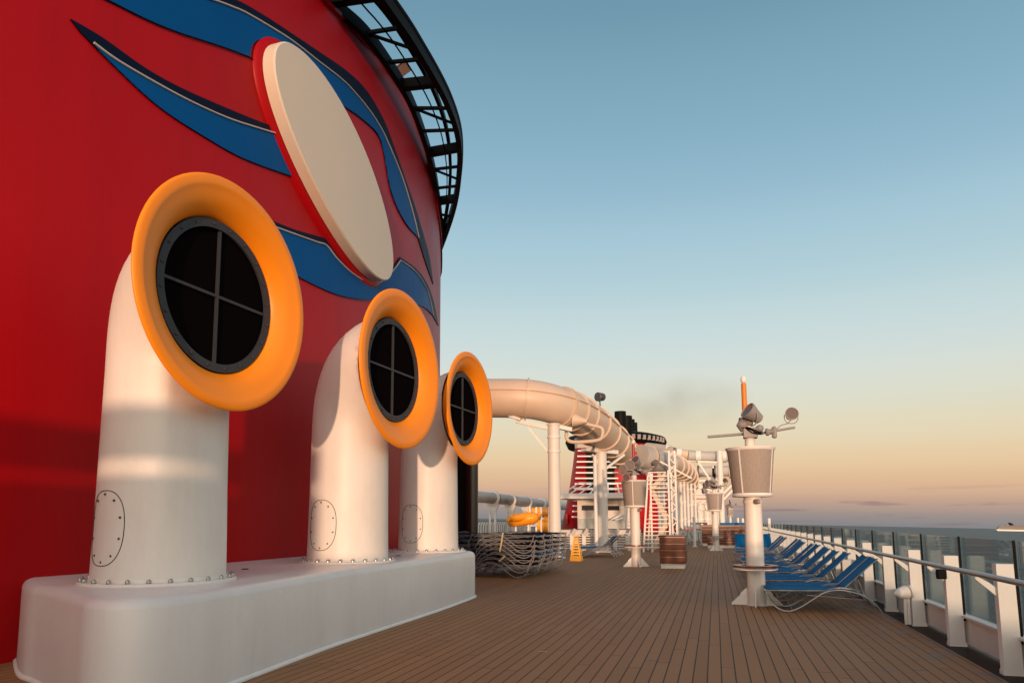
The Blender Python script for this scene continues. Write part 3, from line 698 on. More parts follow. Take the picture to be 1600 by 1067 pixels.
def mast(loc, label, pole_mat, kind, rot=0):
    r = root('light_mast', loc, label, 'mast', 'white light masts with mesh baskets', rot)
    W = dict(world=False)
    part('pole', MB().lathe((0, 0, 0), [(0, .176), (2.2, .170), (2.21, .1), (3.52, .095), (3.55, .08)], seg=32), 'white', r, **W)
    bk = part('basket', MB().lathe((0, 0, 0), [(2.17, .12), (2.17, .355), (2.2, .37), (3.06, .455), (3.06, .44), (2.3, .36)], seg=40, caps=False), 'bin', r, ang=30, **W)
    part('basket_rim', MB().lathe((0, 0, 0), [(3.04, .457), (3.07, .48), (3.10, .485), (3.105, .44), (3.06, .44)], seg=40, caps=False), 'white2', bk, **W)
    part('basket_foot', MB().lathe((0, 0, 0), [(2.13, .19), (2.12, .37), (2.15, .39), (2.19, .375)], seg=40, caps=False), 'white2', bk, **W)
    mb = MB()
    for a in (-2.1, -.5, 1.1, 2.6): mb.bar((.375 * math.cos(a), .375 * math.sin(a), 2.19), (.462 * math.cos(a), .462 * math.sin(a), 3.05), .025, .012, up=(math.cos(a), math.sin(a), 0))
    part('basket_strut', mb, 'white2', bk, **W)
    mb = MB()
    for k in range(4):
        a = k * PI / 2 - .1; c_, s_ = math.cos(a), math.sin(a); t = Vector((-s_, c_, 0)) * .009
        P_ = [Vector((.18 * c_, .18 * s_, 0)), Vector((.48 * c_, .48 * s_, 0)), Vector((.48 * c_, .48 * s_, .03)), Vector((.31 * c_, .31 * s_, .19)), Vector((.29 * c_, .29 * s_, .24)), Vector((.17 * c_, .17 * s_, .34))]
        mb.loft([[p - t for p in P_], [p + t for p in P_]])
        part('base_fin', mb, 'white2', r, **W); mb = MB()
    part('base_plate', MB().lathe((0, 0, 0), [(.001, .22), (.01, .22)], seg=32), 'white2', r, **W)
    tb = part('ring_shelf', MB().lathe((0, 0, 0), [(.735, .27), (.735, .43), (.775, .43), (.775, .27), (.735, .27)], seg=40, caps=False), 'wood', r, ang=30, **W)
    part('shelf_frame', MB().tube([(.41 * math.cos(2 * PI * k / 32), .41 * math.sin(2 * PI * k / 32), .70) for k in range(32)], .016, 6, closed=True), 'white2', tb, **W)
    mb = MB()
    for k in range(4): a = k * PI / 2; mb.bar((.18 * math.cos(a), .18 * math.sin(a), .715), (.42 * math.cos(a), .42 * math.sin(a), .715), .02, .02)
    part('shelf_arm', mb, 'white2', tb, **W)
    part('clamp_band', MB().lathe((0, 0, 0), [(2.0, .172), (2.0, .185), (2.05, .185), (2.05, .172)], seg=32, caps=False), 'white2', r, **W)
    part('cable_gland', MB().lathe_dir((.05, -.2, 2.02), (.5, -1, .0), [(0, .05), (.1, .05), (.14, .03)], 12), 'smoke_grey', r, **W)
    part('flag_pole', MB().lathe((0 if kind else -.07, 0, 0), [(3.5, .055), (4.42, .05), (4.44, .03)], seg=16), pole_mat, r, **W)
    part('finial', MB().lathe((0 if kind else -.07, 0, 0), [(4.44, .03), (4.46, .05), (4.52, .06), (4.57, .045), (4.6, 0)], seg=16), 'white2', r, **W)
    part('cross_arm', MB().tube([(-.82, 0, 3.36), (.08, 0, 3.4)], .028, 10), 'smoke_grey', r, **W)
    a2 = part('cross_arm', MB().tube([(.0, -.05, 3.36), (.86, -.06, 3.48)], .024, 10), 'smoke_grey', r, **W)
    part('clamp', MB().lathe_dir((.36, -.05, 3.41), (1, 0, .1), [(-.06, .06), (-.02, .08), (.03, .05), (.1, .07), (.12, .03)], 10).lathe_dir((.47, -.05, 3.4), (0, 0, 1), [(-.12, .02), (-.1, .05), (.1, .045), (.12, .01)], 8), 'smoke_grey', a2, **W)
    part('junction_box', MB().box((-.12, -.16, 3.3), (.15, .12, 3.5)).lathe_dir((-.12, -.05, 3.55), (-.4, -.3, 1), [(-.1, .09), (.06, .12), (.12, .05)], 10).lathe_dir((.12, -.1, 3.45), (1, -.3, .4), [(-.05, .05), (.1, .08), (.16, .03)], 9), 'smoke_grey', r, bevel=.01, **W)
    mb = MB()
    rnd = random.Random(3)
    for k in range(5):
        x0 = rnd.uniform(-.15, .1); mb.tube(smooth([(x0, -.15, 3.5), (x0 + .15, -.22, 3.42 + rnd.uniform(-.08, .1)), (x0 + .28, -.15, 3.38), (x0 + .3, -.05, 3.45)], 4), .009, 5)
    part('cable', mb, 'black', r, **W)
    part('cable', MB().tube(smooth([(.5, -.05, 3.43), (.6, -.05, 3.53), (.72, -.08, 3.56), (.8, -.1, 3.64)], 4), .01, 5), 'smoke_grey', r, **W)
    spotlight(r, (.06, -.14, 3.78), (-.8, -.5, .62), 1.0)
    spotlight(r, (-.08, .02, 3.62), (-.9, -.2, -.1), .7)
    spotlight(r, (.8, -.05, 3.74), (.1, -1, .1), .74)
    if kind:
        spotlight(r, (-.22, -.12, 3.62), (-.3, -1, .1), 1.1); spotlight(r, (-.45, -.1, 3.52), (-.5, -1, 0), .85); spotlight(r, (-.4, -.3, 3.2), (-.6, -1, -.1), .8)
        fl_ = MB().quadsheet([[(.03 + .02 * i, .01 * math.sin(i), 3.65 + .03 * (i % 2) + j * .12) for i in range(6)] for j in range(5)])
        fo = part('furled_flag', fl_, 'redpole' if kind == 1 else 'navy', r, **W); sd_ = fo.modifiers.new('thick', 'SOLIDIFY'); sd_.thickness = .03
    return r
p = onz(1183, 945, 0)
mast((p.x, 15.05, 0), 'nearest white light mast with mesh basket, orange flag pole and round wooden shelf', 'polo', 0)
mast((-2.81, 26.2, 0), 'second white light mast with mesh basket and red pole, left of the wooden cabinet', 'redpole', 1, .5)
mast((-.03, 40.3, 0), 'third white light mast with mesh basket and dark pole, beyond the wooden cabinet', 'black', 2, -.6)
mast((2.0, 105, 0), 'farthest and smallest-looking light mast with mesh basket, near the horizon', 'black', 2, .2)

# ------------------------------------------------------------------ yellow caution cone
c = Vector((-5.6, 29.4, 0)); cn = root('caution_cone', c, 'tall slotted yellow caution cone on the deck right of the lounger stacks', 'cone')
mb = MB(); H = 1.02
def cw(z): return .24 * (1 - z / H) + .075 * (z / H)
for sx, sy in ((1, 1), (1, -1), (-1, 1), (-1, -1)):
    mb.loft([[c + Vector((sx * cw(z) - sx * a * (.055 - .02 * z), sy * cw(z) - sy * b_ * (.055 - .02 * z), z)) for a, b_ in ((0, 0), (1, 0), (1, .2), (.2, 1), (0, 1))] for z in (.03, H)])
for k in range(8):
    z0 = .03 + k * .118; z1 = z0 + (.1 if k == 0 else .055)
    def sq(z, w_): return [c + Vector((a * w_, b_ * w_, z)) for a, b_ in ((-1, -1), (1, -1), (1, 1), (-1, 1))]
    mb.loft([sq(z0, cw(z0) - .004), sq(z1, cw(z1) - .004), sq(z1, cw(z1) - .02), sq(z0, cw(z0) - .02)], caps=False)
part('cone_body', mb, 'yellow', cn, ang=20); part('cone_cap', MB().box(c + Vector((-.05, -.05, H - .03)), c + Vector((.05, .05, H + .02))), 'yellow', cn)
part('cone_foot', MB().box(c + Vector((-.24, -.24, 0)), c + Vector((.24, .24, .03))), 'yellow', cn)

# ------------------------------------------------------------------ wooden cabinets
def cabinet(x0, x1, y0, d, h, n, label, kick=.16):
    r = root('wooden_cabinet', ((x0 + x1) / 2, y0, 0), label, 'cabinet', 'slatted wooden cabinets')
    part('carcass', MB().box((x0 + .02, y0 + .03, kick), (x1 - .02, y0 + d - .02, h - .05)), 'white2', r)
    part('plinth', MB().box((x0 + .05, y0 + .06, 0), (x1 - .05, y0 + d - .06, kick)), 'white2', r)
    part('top', MB().box((x0 - .02, y0 - .02, h - .05), (x1 + .02, y0 + d, h)), 'wood', r, bevel=.008)
    g = (h - .07 - kick) / n
    for k in range(n):
        part('front_panel', MB().box((x0 + .02, y0, kick + g * k + .014), (x1 - .02, y0 + .028, kick + g * (k + 1))), 'wood', r)
        part('side_panel', MB().box((x1 - .018, y0 + .03, kick + g * k + .022), (x1 + .008, y0 + d - .03, kick + g * (k + 1))), 'wood', r)
    return r
cabinet(-1.93, -1.03, 25.4, 1.0, 1.13, 4, 'short varnished wood cabinet with four planks standing alone beside the stair tower')
cabinet(-.55, 1.35, 44.0, .6, .72, 3, 'low long wooden cabinet behind the third mast')
cabinet(-.9, 2.3, 47.5, .8, 1.32, 5, 'far wide wooden bar counter behind the low cabinet')

# ------------------------------------------------------------------ big white slide tube on columns
pp = smooth([at(*q) for q in [(640, 622, 31.8), (700, 622, 31.4), (770, 622, 31.1), (830, 624, 31.3), (878, 636, 32.3), (918, 656, 34.8), (950, 682, 38.5), (974, 706, 43.5), (990, 724, 50)]], 8)
tube = root('water_slide_tube', (pp[16].x, pp[16].y, 6), 'big cream enclosed water slide tube curving away above the deck on white columns', 'water slide')
RT = .9
part('tube_shell', MB().tube(pp, RT, 40), 'slide', tube, ang=60)
def frame_at(path, i):
    t = (path[min(i + 1, len(path) - 1)] - path[max(i - 1, 0)]).normalized(); sd = t.cross(Vector((0, 0, 1))).normalized(); u = sd.cross(t).normalized(); return t, sd, u
for i in (8, 23, 32, 35, 38, 42, 46, 50, 54, 58):
    t, sd, u = frame_at(pp, i); p = pp[i]
    for off in ((-.05, .05) if i in (32,) else (0,)):
        o = part('flange_ring', MB().lathe_dir(p + t * off * 1.6, t, [(-.03, RT - .02), (-.03, RT + .085), (.03, RT + .085), (.03, RT - .02)], 40), 'slide', tube, ang=30)
for s_ in (-1, 1):
    L_ = [];
    for i in range(len(pp)): t, sd, u = frame_at(pp, i); L_.append(pp[i] + sd * s_ * (RT + .01) * .96 + u * RT * .3)
    part('seam_flange', ribbon(L_, .14, .035), 'slide', tube)
# raised outer lip beyond the bend: the shell is wider at the top there
L_ = []
for i in range(36, len(pp)): t, sd, u = frame_at(pp, i); L_.append(pp[i] + sd * .1 + u * (RT + .02))
part('bolted_spine', ribbon(L_, .2, .09), 'slide', tube)
# column A with cantilever arms
def column(px, vt, vb, Y, r, rt, label):
    a = at(px, vt, Y); b = root('slide_column', (a.x, a.y, 0), label, 'column', 'white columns carrying the slide')
    part('shaft', MB().lathe((a.x, a.y, 0), [(0, r), (a.z, r)], seg=28), 'white', b); part('cap_plate', MB().lathe((a.x, a.y, a.z), [(0, r + .05), (.05, r + .05)], seg=28), 'white2', b)
    part('foot_plate', MB().box((a.x - r - .12, a.y - r - .12, 0), (a.x + r + .12, a.y + r + .12, .06)), 'white2', b)
    return b, a
ca, a = column(865, 664, 0, 31.2, .27, 0, 'tall white column with two slanting arms under the slide tube, behind the lounger stacks')
e1 = at(806, 657, 31.1); part('arm', MB().bar(a - Vector((.1, 0, .15)), e1, .16, .2), 'white2', ca); part('brace', MB().bar(a - Vector((.15, 0, 1.35)), at(826, 668, 31.1), .09), 'white2', ca)
part('arm', MB().bar(a - Vector((-.1, 0, .05)), at(893, 671, 31.6), .14, .18), 'white2', ca)
for q in (.6, 1.25): part('clamp_band', MB().lathe((a.x, a.y, a.z - q), [(0, .3), (.09, .3)], seg=24), 'white2', ca)
part('saddle', MB().bar(at(797, 650, 31.1), at(815, 656, 31.1), .5, .12), 'white2', ca)
cb, a = column(939, 706, 0, 37.8, .3, 0, 'thick white column under the bend of the slide tube')
part('bracket', MB().bar(at(912, 702, 37), at(962, 707, 38.5), .5, .2), 'white2', cb); part('bracket', MB().bar(at(900, 692, 36.5), at(946, 690, 37.6), .3, .55), 'white2', cb)
part('brace', MB().bar(at(925, 710, 37.4), at(941, 735, 37.8), .12), 'white2', cb); part('brace', MB().bar(at(942, 735, 37.8), at(975, 710, 39), .12), 'white2', cb)
a = at(929.5, 720, 36.8); cc = root('thin_column', (a.x, a.y, 0), 'thin white pole just left of the thick slide column', 'column')
part('shaft', MB().lathe((a.x, a.y, 0), [(0, .1), (a.z + .3, .1)], seg=14), 'white2', cc)
# looped vent pipe with cone
Yp = 32.2
lp = root('looped_pipe', at(890, 700, Yp), 'white looped pipe with cone shaped horn hanging beneath the slide bend', 'pipe')
part('pipe', MB().tube(smooth([at(*q, Yp) for q in [(868, 668), (884, 671), (885, 683), (892, 690), (915, 690), (936, 687), (941, 680), (940, 669), (926, 665), (912, 661)]], 4), .085, 10), 'slide', lp)
part('horn', MB().lathe_dir(at(904, 657, Yp - .2), (1, 0, -.15), [(-.25, .3), (-.24, .33), (.1, .2), (.4, .08)], 14), 'slide', lp)
fl2 = root('dark_floodlight', at(937, 628, 36), 'dark floodlight on a bracket above the slide tube', 'floodlight')
part('lamp_body', MB().lathe_dir(at(936, 620, 36), (-.6, -1, -.1), [(-.3, .2), (.1, .24), (.14, .2)], 14), 'darkgrey', fl2); part('stem', MB().bar(at(938, 638, 36.4), at(937, 624, 36), .06), 'darkgrey', fl2)

# ------------------------------------------------------------------ second funnel, far forward
Yf = 100
def P_(u, v, Y=Yf): return at(u, v, Y)
f2 = root('distant_funnel', (-13.5, Yf, 0), 'far red funnel with white louvre bars on a black panel and black crown', 'funnel')
rings = []
for z, cx_, hw in ((0, 966, 88), (3, 966, 80), (6, 966, 73), (9, 966, 67), (11.6, 966, 63)):
    c = at(cx_, 760, Yf); hwm = hw / 1110 * Yf; rings.append([(c.x + hwm * math.copysign(abs(math.cos(2 * PI * k / 48)) ** .8, math.cos(2 * PI * k / 48)), Yf + 8.5 * math.copysign(abs(math.sin(2 * PI * k / 48)) ** .8, math.sin(2 * PI * k / 48)), z) for k in range(48)])
part('funnel_wall', MB().loft(rings), 'red', f2, ang=60)
rg_ = []
for z, s_ in ((11.5, 1.0), (11.6, 1.12), (12.4, 1.18), (12.9, 1.15), (13.2, .98)):
    c = at(964, 760, Yf); hwm = 66 / 1110 * Yf; rg_.append([(c.x + hwm * s_ * math.cos(2 * PI * k / 48), Yf + 8.3 * s_ * math.sin(2 * PI * k / 48), z) for k in range(48)])
part('crown', MB().loft(rg_), 'black', f2, ang=40)
for k in range(9):
    t = .1 + k * .11; c = at(964, 760, Yf); hwm = 66 / 1110 * Yf * 1.17
    part('crown_opening', MB().box((c.x + hwm * math.sin(t + .3) - .2, Yf - 8.3 * 1.19 * math.cos(t + .3) - .06, 12.0), (c.x + hwm * math.sin(t + .3) + .22, Yf - 8.3 * 1.19 * math.cos(t + .3) + .2, 12.6)), 'smoke_grey', f2)
pl = part('louvre_panel', MB().box(P_(917, 775, 90.6), P_(968, 700, 97)), 'black', f2)
for k in range(13):
    v = 704 + k * 8.6; part('louvre_bar', MB().bar(P_(903 - k * .8, v, 90.2), P_(966, v, 90.3), .14, .17), 'white2', pl)
for u, vt, Y, r_ in ((969, 643, 88, .72), (979, 650, 93, .72), (983.5, 655.5, 98, .72), (988, 660.5, 103, .72)):
    t = at(u, vt, Y); part('exhaust_stack', MB().lathe((t.x, t.y, 0), [(10, r_), (t.z, r_), (t.z, r_ * .8), (t.z - .4, r_ * .8)], seg=20, caps=False), 'black', f2)
part('funnel_door', MB().box(P_(884, 818, 93.5), P_(889, 803, 94.6)), 'redpole', f2)
# platform with slanting rails
pf = root('radar_platform', at(930, 776, 80), 'white railed platform projecting from the far red funnel', 'platform')
part('platform_slab', MB().box(at(872, 779, 78), at(990, 773, 86)), 'farwhite', pf)
for u0, u1, v in ((876, 905, 0), (888, 917, 0), (903, 928, 0), (920, 936, 0), (950, 950, 0), (968, 964, 0), (980, 976, 0)): part('stanchion', MB().bar(at(u0, 773, 78), at(u1, 754, 79), .12), 'white2', pf)
for a_, b_ in (((905, 754), (990, 755)), ((895, 762), (990, 763))): part('guard_rail', MB().bar(at(*a_, 78.5), at(*b_, 79), .12), 'white2', pf)
hs = root('deckhouse', (at(935, 800, 82).x, 82, 0), 'white deckhouse with a dark window band below the railed platform', 'deckhouse')
part('wall', MB().box(at(903, 845, 82), at(990, 780, 90)), 'farwhite', hs); part('window', MB().box(at(909, 797, 81.9), at(946, 789, 82.2)), 'winglass', hs); part('window', MB().box(at(950, 797, 81.9), at(968, 790, 82.2)), 'winglass', hs)
part('awning_frame', MB().bar(at(955, 812, 78), at(972, 803, 78), .15).bar(at(972, 803, 78), at(985, 803, 78), .12).bar(at(962, 812, 78), at(985, 806, 78), .12), 'farwhite', hs)

# red pole in front of funnel is the second mast's; smoke drifting off
def smoke_mat():
    m = bpy.data.materials.new('thin_smoke'); m.use_nodes = True; N = m.node_tree.nodes; L = m.node_tree.links; N.remove(N['Principled BSDF'])
    v = N.new('ShaderNodeVolumePrincipled'); v.inputs['Color'].default_value = (.45, .42, .36, 1)
    tc = N.new('ShaderNodeTexCoord'); n = N.new('ShaderNodeTexNoise'); n.inputs['Scale'].default_value = .17; n.inputs['Detail'].default_value = 4
    L.new(tc.outputs['Object'], n.inputs['Vector']); r = N.new('ShaderNodeMapRange'); r.inputs[1].default_value = .38; r.inputs[2].default_value = .72; r.inputs[4].default_value = .075
    L.new(n.outputs['Fac'], r.inputs[0])
    ln = N.new('ShaderNodeVectorMath'); ln.operation = 'LENGTH'
    mp = N.new('ShaderNodeMapping'); mp.vector_type = 'POINT'; mp.inputs['Scale'].default_value = (1 / 12., 1 / 7., 1 / 5.); L.new(tc.outputs['Object'], mp.inputs[0]); L.new(mp.outputs[0], ln.inputs[0])
    f = N.new('ShaderNodeMapRange'); f.inputs[1].default_value = 1; f.inputs[2].default_value = .2; L.new(ln.outputs['Value'], f.inputs[0])
    mu = N.new('ShaderNodeMath'); mu.operation = 'MULTIPLY'; L.new(r.outputs[0], mu.inputs[0]); L.new(f.outputs[0], mu.inputs[1])
    L.new(mu.outputs[0], v.inputs['Density']); L.new(v.outputs[0], N['Material Output'].inputs['Volume']); return m
c = at(1050, 632, 103)
mb = MB().lathe((0, 0, 0), [(-1, 0.001)] + [(math.sin(a), math.cos(a)) for a in [(-80 + 16 * i) * PI / 180 for i in range(11)]] + [(1, .001)], seg=24)
me = MB().add([(x * 12, y * 7, z * 5) for x, y, z in mb.v], mb.f)
o = single('funnel_smoke', me, smoke_mat(), None, None, kind='stuff'); o.location = c

# ------------------------------------------------------------------ stair tower and slide machinery in the middle distance
def X_at(u, Y): return at(u, 800, Y).x
st = root('stair_tower', (X_at(1024, 38), 38, 0), 'white open steel stair tower with many railings behind the second mast', 'stair tower')
def zz(v, Y): return at(1100, v, Y).z
x0, x1 = X_at(1004, 38), X_at(1046, 38); ht = zz(733, 38)
for X, Y in ((x0, 38), (x0 + .45, 38.05), (x1, 38), (x0, 40.5), (x1, 40.5)): part('corner_post', MB().bar((X, Y, 0), (X + (.35 if X < x0 + .1 else 0), Y, ht), .09), 'white2', st)
k = 0; z = .25
while z < ht - .1:
    s_ = .35 * z / ht
    part('rail', MB().bar((x0 + s_ + (.18 if 1.6 < z < 3.4 else 0), 37.95, z), (x1 + (-.12 if k % 2 else 0), 37.95 + (.0), z), .05), 'white2', st)
    if k % 3 == 0: part('rail', MB().bar((x1, 38, z), (x1, 40.5, z), .05), 'white2', st)
    z += .205; k += 1
for (xa, za), (xb_, zb_) in (((x0 + .4, .1), (x1 - .1, 1.7)), ((x1 - .2, 1.75), (x0 + .45, 3.3)), ((x0 + .45, 3.3), (x1 - .1, ht - .1))):
    for Y in (38.5, 39.4): part('stringer', MB().bar((xa, Y, za), (xb_, Y, zb_), .05, .22), 'slide', st)
    for i in range(8):
        t = (i + .5) / 8; part('tread', MB().box((xa + (xb_ - xa) * t - .13, 38.52, za + (zb_ - za) * t - .02), (xa + (xb_ - xa) * t + .13, 39.38, za + (zb_ - za) * t + .02)), 'slide', st)
for z in (1.72, 3.32): part('landing', MB().box((x0 + .2, 38.1, z - .05), (x1, 40.4, z)), 'slide', st)
# white service trunks behind stair
for i, (u0, u1, vt, Y) in enumerate(((976, 988, 757, 46), (1028, 1040, 742, 44))):
    X0, X1 = X_at(u0, Y), X_at(u1, Y); r_ = (X1 - X0) / 2
    o = single('service_duct', MB().lathe(((X0 + X1) / 2, Y, 0), [(0, r_), (zz(vt, Y), r_), (zz(vt, Y) + .2, r_ * .7)], seg=20), 'white', ('white vertical service duct left of the second mast, under the slide', 'white vertical service duct behind the stair tower rails')[i], 'duct')
# lattice mast
tw = root('lattice_column', (X_at(1052, 41), 41, 0), 'tall white lattice column right of the stair tower above the wooden cabinet', 'column')
xa, xb2 = X_at(1048, 41), X_at(1057, 41); h = zz(702, 41)
for X, Y in ((xa, 41), (xb2, 41), (xa, 41.4), (xb2, 41.4)): part('chord', MB().bar((X, Y, 0), (X, Y, h), .09), 'white2', tw)
for k in range(14): part('lacing', MB().bar((xa if k % 2 else xb2, 40.98, h * k / 14), (xb2 if k % 2 else xa, 40.98, h * (k + 1) / 14), .05), 'white2', tw)
part('top_bracket', MB().bar((xa - .5, 41.1, h - .6), (xb2 + .9, 41.1, h - 1.6), .08), 'white2', tw)
part('dark_cap', MB().box(at(1052, 704, 41), at(1056, 700, 41.4)), 'darkgrey', tw)
# hooped tube bundle: clear mouth plus hoops
hp = smooth([at(*q) for q in [(1000, 712, 41.5), (1030, 721, 43), (1052, 727, 46.5), (1066, 734, 51), (1076, 744, 58), (1079, 758, 64)]], 6)
ht_ = root('hooped_slide_tube', (hp[10].x, hp[10].y, 4), 'short bending slide tube ringed by dark hoops above the row of white pipes', 'water slide')
part('clear_section', MB().tube(hp[:9], .68, 28), 'acrylic', ht_, ang=60); part('white_section', MB().tube(hp[9:], .68, 28), 'slide', ht_, ang=60)
for i in (3, 8, 12, 15, 18, 21, 24, 27):
    t, sd, u = frame_at(hp, i); o = part('hoop', MB().lathe_dir(hp[i], t, [(-.05, .69), (-.05, .77), (.02, .77), (.02, .69)], 28), 'slide', ht_); part('hoop_gasket', MB().lathe_dir(hp[i] + t * .05, t, [(-.03, .7), (-.03, .755), (.04, .755), (.04, .7)], 28), 'darkgrey', o)
part('saddle_beam', MB().bar(at(1030, 742, 43), at(1078, 770, 60), .2, .25), 'slide', ht_)
# row of vertical pipes
for i, (u, Y, vt, r_) in enumerate(((1059, 50, 741, .11), (1064.5, 51.5, 741, .12), (1070, 53, 742, .11), (1075.5, 55, 745, .11), (1081, 57, 748, .12), (1087, 59, 752, .1), (1092, 62, 790, .08))):
    X = X_at(u, Y); h = zz(vt, Y); r = root('riser_pipe', (X, Y, 0), 'white vertical riser pipe, %s from the left in the row beneath the hooped tube' % ORD[i + 1], 'pipe', 'riser pipes beneath the hooped tube')
    part('pipe', MB().lathe((X, Y, 0), [(0, r_), (h, r_)], seg=14), 'white', r)
    for q in (.3, .55, .8): part('coupling', MB().lathe((X, Y, h * q + .1 * (i % 3)), [(0, r_ + .03), (.14, r_ + .03)], seg=14), 'white2', r)
# second tube crossing to the right
xp = smooth([at(*q) for q in [(1012, 699, 74), (1040, 703, 71), (1062, 709, 69), (1100, 713, 69), (1150, 713, 69), (1185, 715, 70)]], 5)
x2 = root('crossing_slide_tube', (xp[10].x, xp[10].y, 6), 'slim slide tube crossing sideways to the right behind the third mast', 'water slide')
part('white_section', MB().tube(xp[:13], .5, 24), 'slide', x2, ang=60); part('clear_section', MB().tube(xp[12:], .5, 24), 'acrylic', x2, ang=60)
for u in (1048, 1066, 1092, 1129): q = min(xp, key=lambda p: abs(p.x - X_at(u, 69.5))); part('clamp_ring', MB().lathe_dir(q, (1, 0, 0), [(-.22, .5), (-.22, .58), (.22, .58), (.22, .5)], 24), 'white2', x2)
part('rail_pipe', MB().tube([at(1070, 720, 68.8), at(1185, 721, 69)], .1, 8), 'white2', x2)
a = at(1124, 704, 68); s2 = root('crossing_column', (a.x, a.y, 0), 'white column with slanting struts carrying the crossing slide tube', 'column')
part('shaft', MB().lathe((a.x, a.y, 0), [(0, .27), (a.z, .27)], seg=18), 'white', s2)
for a_, b_ in (((1090, 721), (1124, 722)), ((1092, 723), (1122, 768)), ((1088, 751), (1124, 750)), ((1090, 755), (1122, 775)), ((1128, 745), (1120, 775)), ((1086, 757), (1112, 770)), ((1160, 742), (1126, 775)), ((1158, 752), (1126, 785))):
    part('strut', MB().bar(at(*a_, 68), at(*b_, 68), .14), 'white2', s2)
x3 = root('rear_clear_tube', at(1120, 737, 92), 'clear grey slide tube with a dark flange seen beneath the crossing tube', 'water slide')
part('clear_section', MB().tube([at(1090, 737, 92), at(1165, 735, 92)], .66, 20), 'acrylic', x3)
for u in (1091, 1117, 1140): part('flange_ring', MB().lathe_dir(at(u, 737, 92), (1, 0, 0), [(-.1, .66), (-.1, .8), (.1, .8), (.1, .66)], 20), 'darkgrey' if u < 1120 else 'slide', x3)
# far superstructure and large white cowls
fs = root('forward_superstructure', (X_at(1105, 96), 96, 0), 'far pale superstructure block with railings beyond the slide columns', 'superstructure')
part('block', MB().box(at(1082, 830, 96), at(1126, 779, 104)), 'farwhite', fs)
part('upper_block', MB().box(at(1084, 779, 97), at(1121, 765, 103)), 'farwhite', fs)
for v in (772, 779, 784): part('guard_rail', MB().bar(at(1082, v, 95.8), at(1126, v, 95.8), .12), 'redpole' if v == 779 else 'white2', fs)
part('doorway', MB().box(at(1083, 806, 95.8), at(1090, 790, 96.1)), 'smoke_grey', fs)
for i, u in enumerate((1095, 1105)):
    a = at(u, 813, 80); r = root('white_cowl', (a.x, a.y, 0), 'rounded white cowl, %s of the two below the far superstructure' % ('left', 'right')[i], 'ventilator', 'two far white cowls')
    part('stem', MB().lathe((a.x, a.y, 0), [(0, .3), (2.3, .35), (3.1, .42), (3.5, .3), (3.62, 0.01)], seg=18), 'white', r); part('mouth', MB().lathe_dir((a.x + .1, a.y - .2, 3.0), (.4, -1, .1), [(0, .35), (.35, .42), (.36, .36), (.1, .3)], 16), 'white', r)
    part('neck_ring', MB().lathe((a.x, a.y, 1.6), [(0, .42), (.15, .42)], seg=18), 'white2', r)
# slim poles along the centre rail
for i, (u, Y, vt, vb) in enumerate(((1084, 45.5, 807, 0), (1096, 49, 818, 0), (1201, 44, 810, 0), (1152.5, 62, 809, 0), (1160, 52, 810, 0))):
    X = X_at(u, Y); r = root('white_pole', (X, Y, 0), 'short white pole, %s from the left of those standing on the far deck' % ORD[i + 1], 'pole', 'white poles on the far deck')
    part('shaft', MB().lathe((X, Y, 0), [(0, .09), (zz(vt, Y), .09)], seg=12), 'white2', r); part('shoe', MB().lathe((X, Y, 0), [(0, .16), (.05, .16)], seg=12), 'white2', r)
# centre glass screen
gs = root('glass_screen', (X_at(1075, 50), 50, 0), 'low glass wind screen with dark top rail behind the lone cabinet', 'screen')
part('glass_pane', MB().box((X_at(1050, 50), 50, .1), (X_at(1105, 50), 50.02, zz(828, 50))), 'glass', gs); part('top_rail', MB().bar((X_at(1050, 50), 50, zz(827, 50)), (X_at(1105, 50), 50, zz(827, 50)), .08), 'redpole', gs)
tbk = root('dark_table', (X_at(1094, 56), 56, 0), 'small dark topped table by the far white poles', 'table')
X = X_at(1094, 56); part('table_top', MB().box((X - .5, 55.6, 1.28), (X + .5, 56.4, 1.45)), 'darkgrey', tbk); part('table_leg', MB().lathe((X + .05, 56, 0), [(0, .14), (1.3, .14)], seg=12), 'white2', tbk)
# grey stacked loungers leaning on the far left of the walkway
for i, (u, Y) in enumerate(((1066, 47), (1073, 49), (1081, 51))):
    X = X_at(u, Y); r = root('leaning_lounger', (X, Y, 0), 'grey lounger leaning upright, %s of the three beyond the lone cabinet' % ('nearest', 'middle', 'farthest')[i], 'sun lounger', 'three leaning grey loungers')
    part('frame', MB().bar((X - .45, Y, 1.15), (X + .25, Y, .02), .05, .05).bar((X - .45, Y + .6, 1.15), (X + .25, Y + .6, .02), .05, .05), 'steel', r); part('sling', MB().quadsheet([[(X - .43, Y + .04, 1.12), (X - .43, Y + .56, 1.12)], [(X + .2, Y + .04, .1), (X + .2, Y + .56, .1)]]), 'smoke_grey', r)
# blue chairs beyond the bar
ch = root('deck_chair', (0, 0, 0), 'x', 'chair', 'blue deck chairs beyond the bar counter')
part('seat', MB().box((-.25, -.25, .42), (.25, .25, .46)), 'fabric', ch, world=False); part('backrest', MB().loft([[(-.25, .24, .46), (.25, .24, .46), (.25, .27, .46), (-.25, .27, .46)], [(-.25, .38, 1.45), (.25, .38, 1.45), (.25, .41, 1.45), (-.25, .41, 1.45)]]), 'fabric', ch, world=False)
for sx in (-.24, .24):
    for sy in (-.24, .24): part('leg', MB().bar((sx, sy, 0), (sx, sy, .42), .03), 'steel', ch, world=False)
for i, u in enumerate((1130, 1136, 1142, 1148, 1156, 1163)):
    o = ch if i == 0 else copy_tree(ch); o.location = (X_at(u, 50), 50 + .3 * (i % 2), 0); o['label'] = 'blue deck chair, %s from the left behind the far bar counter' % ORD[i + 1]

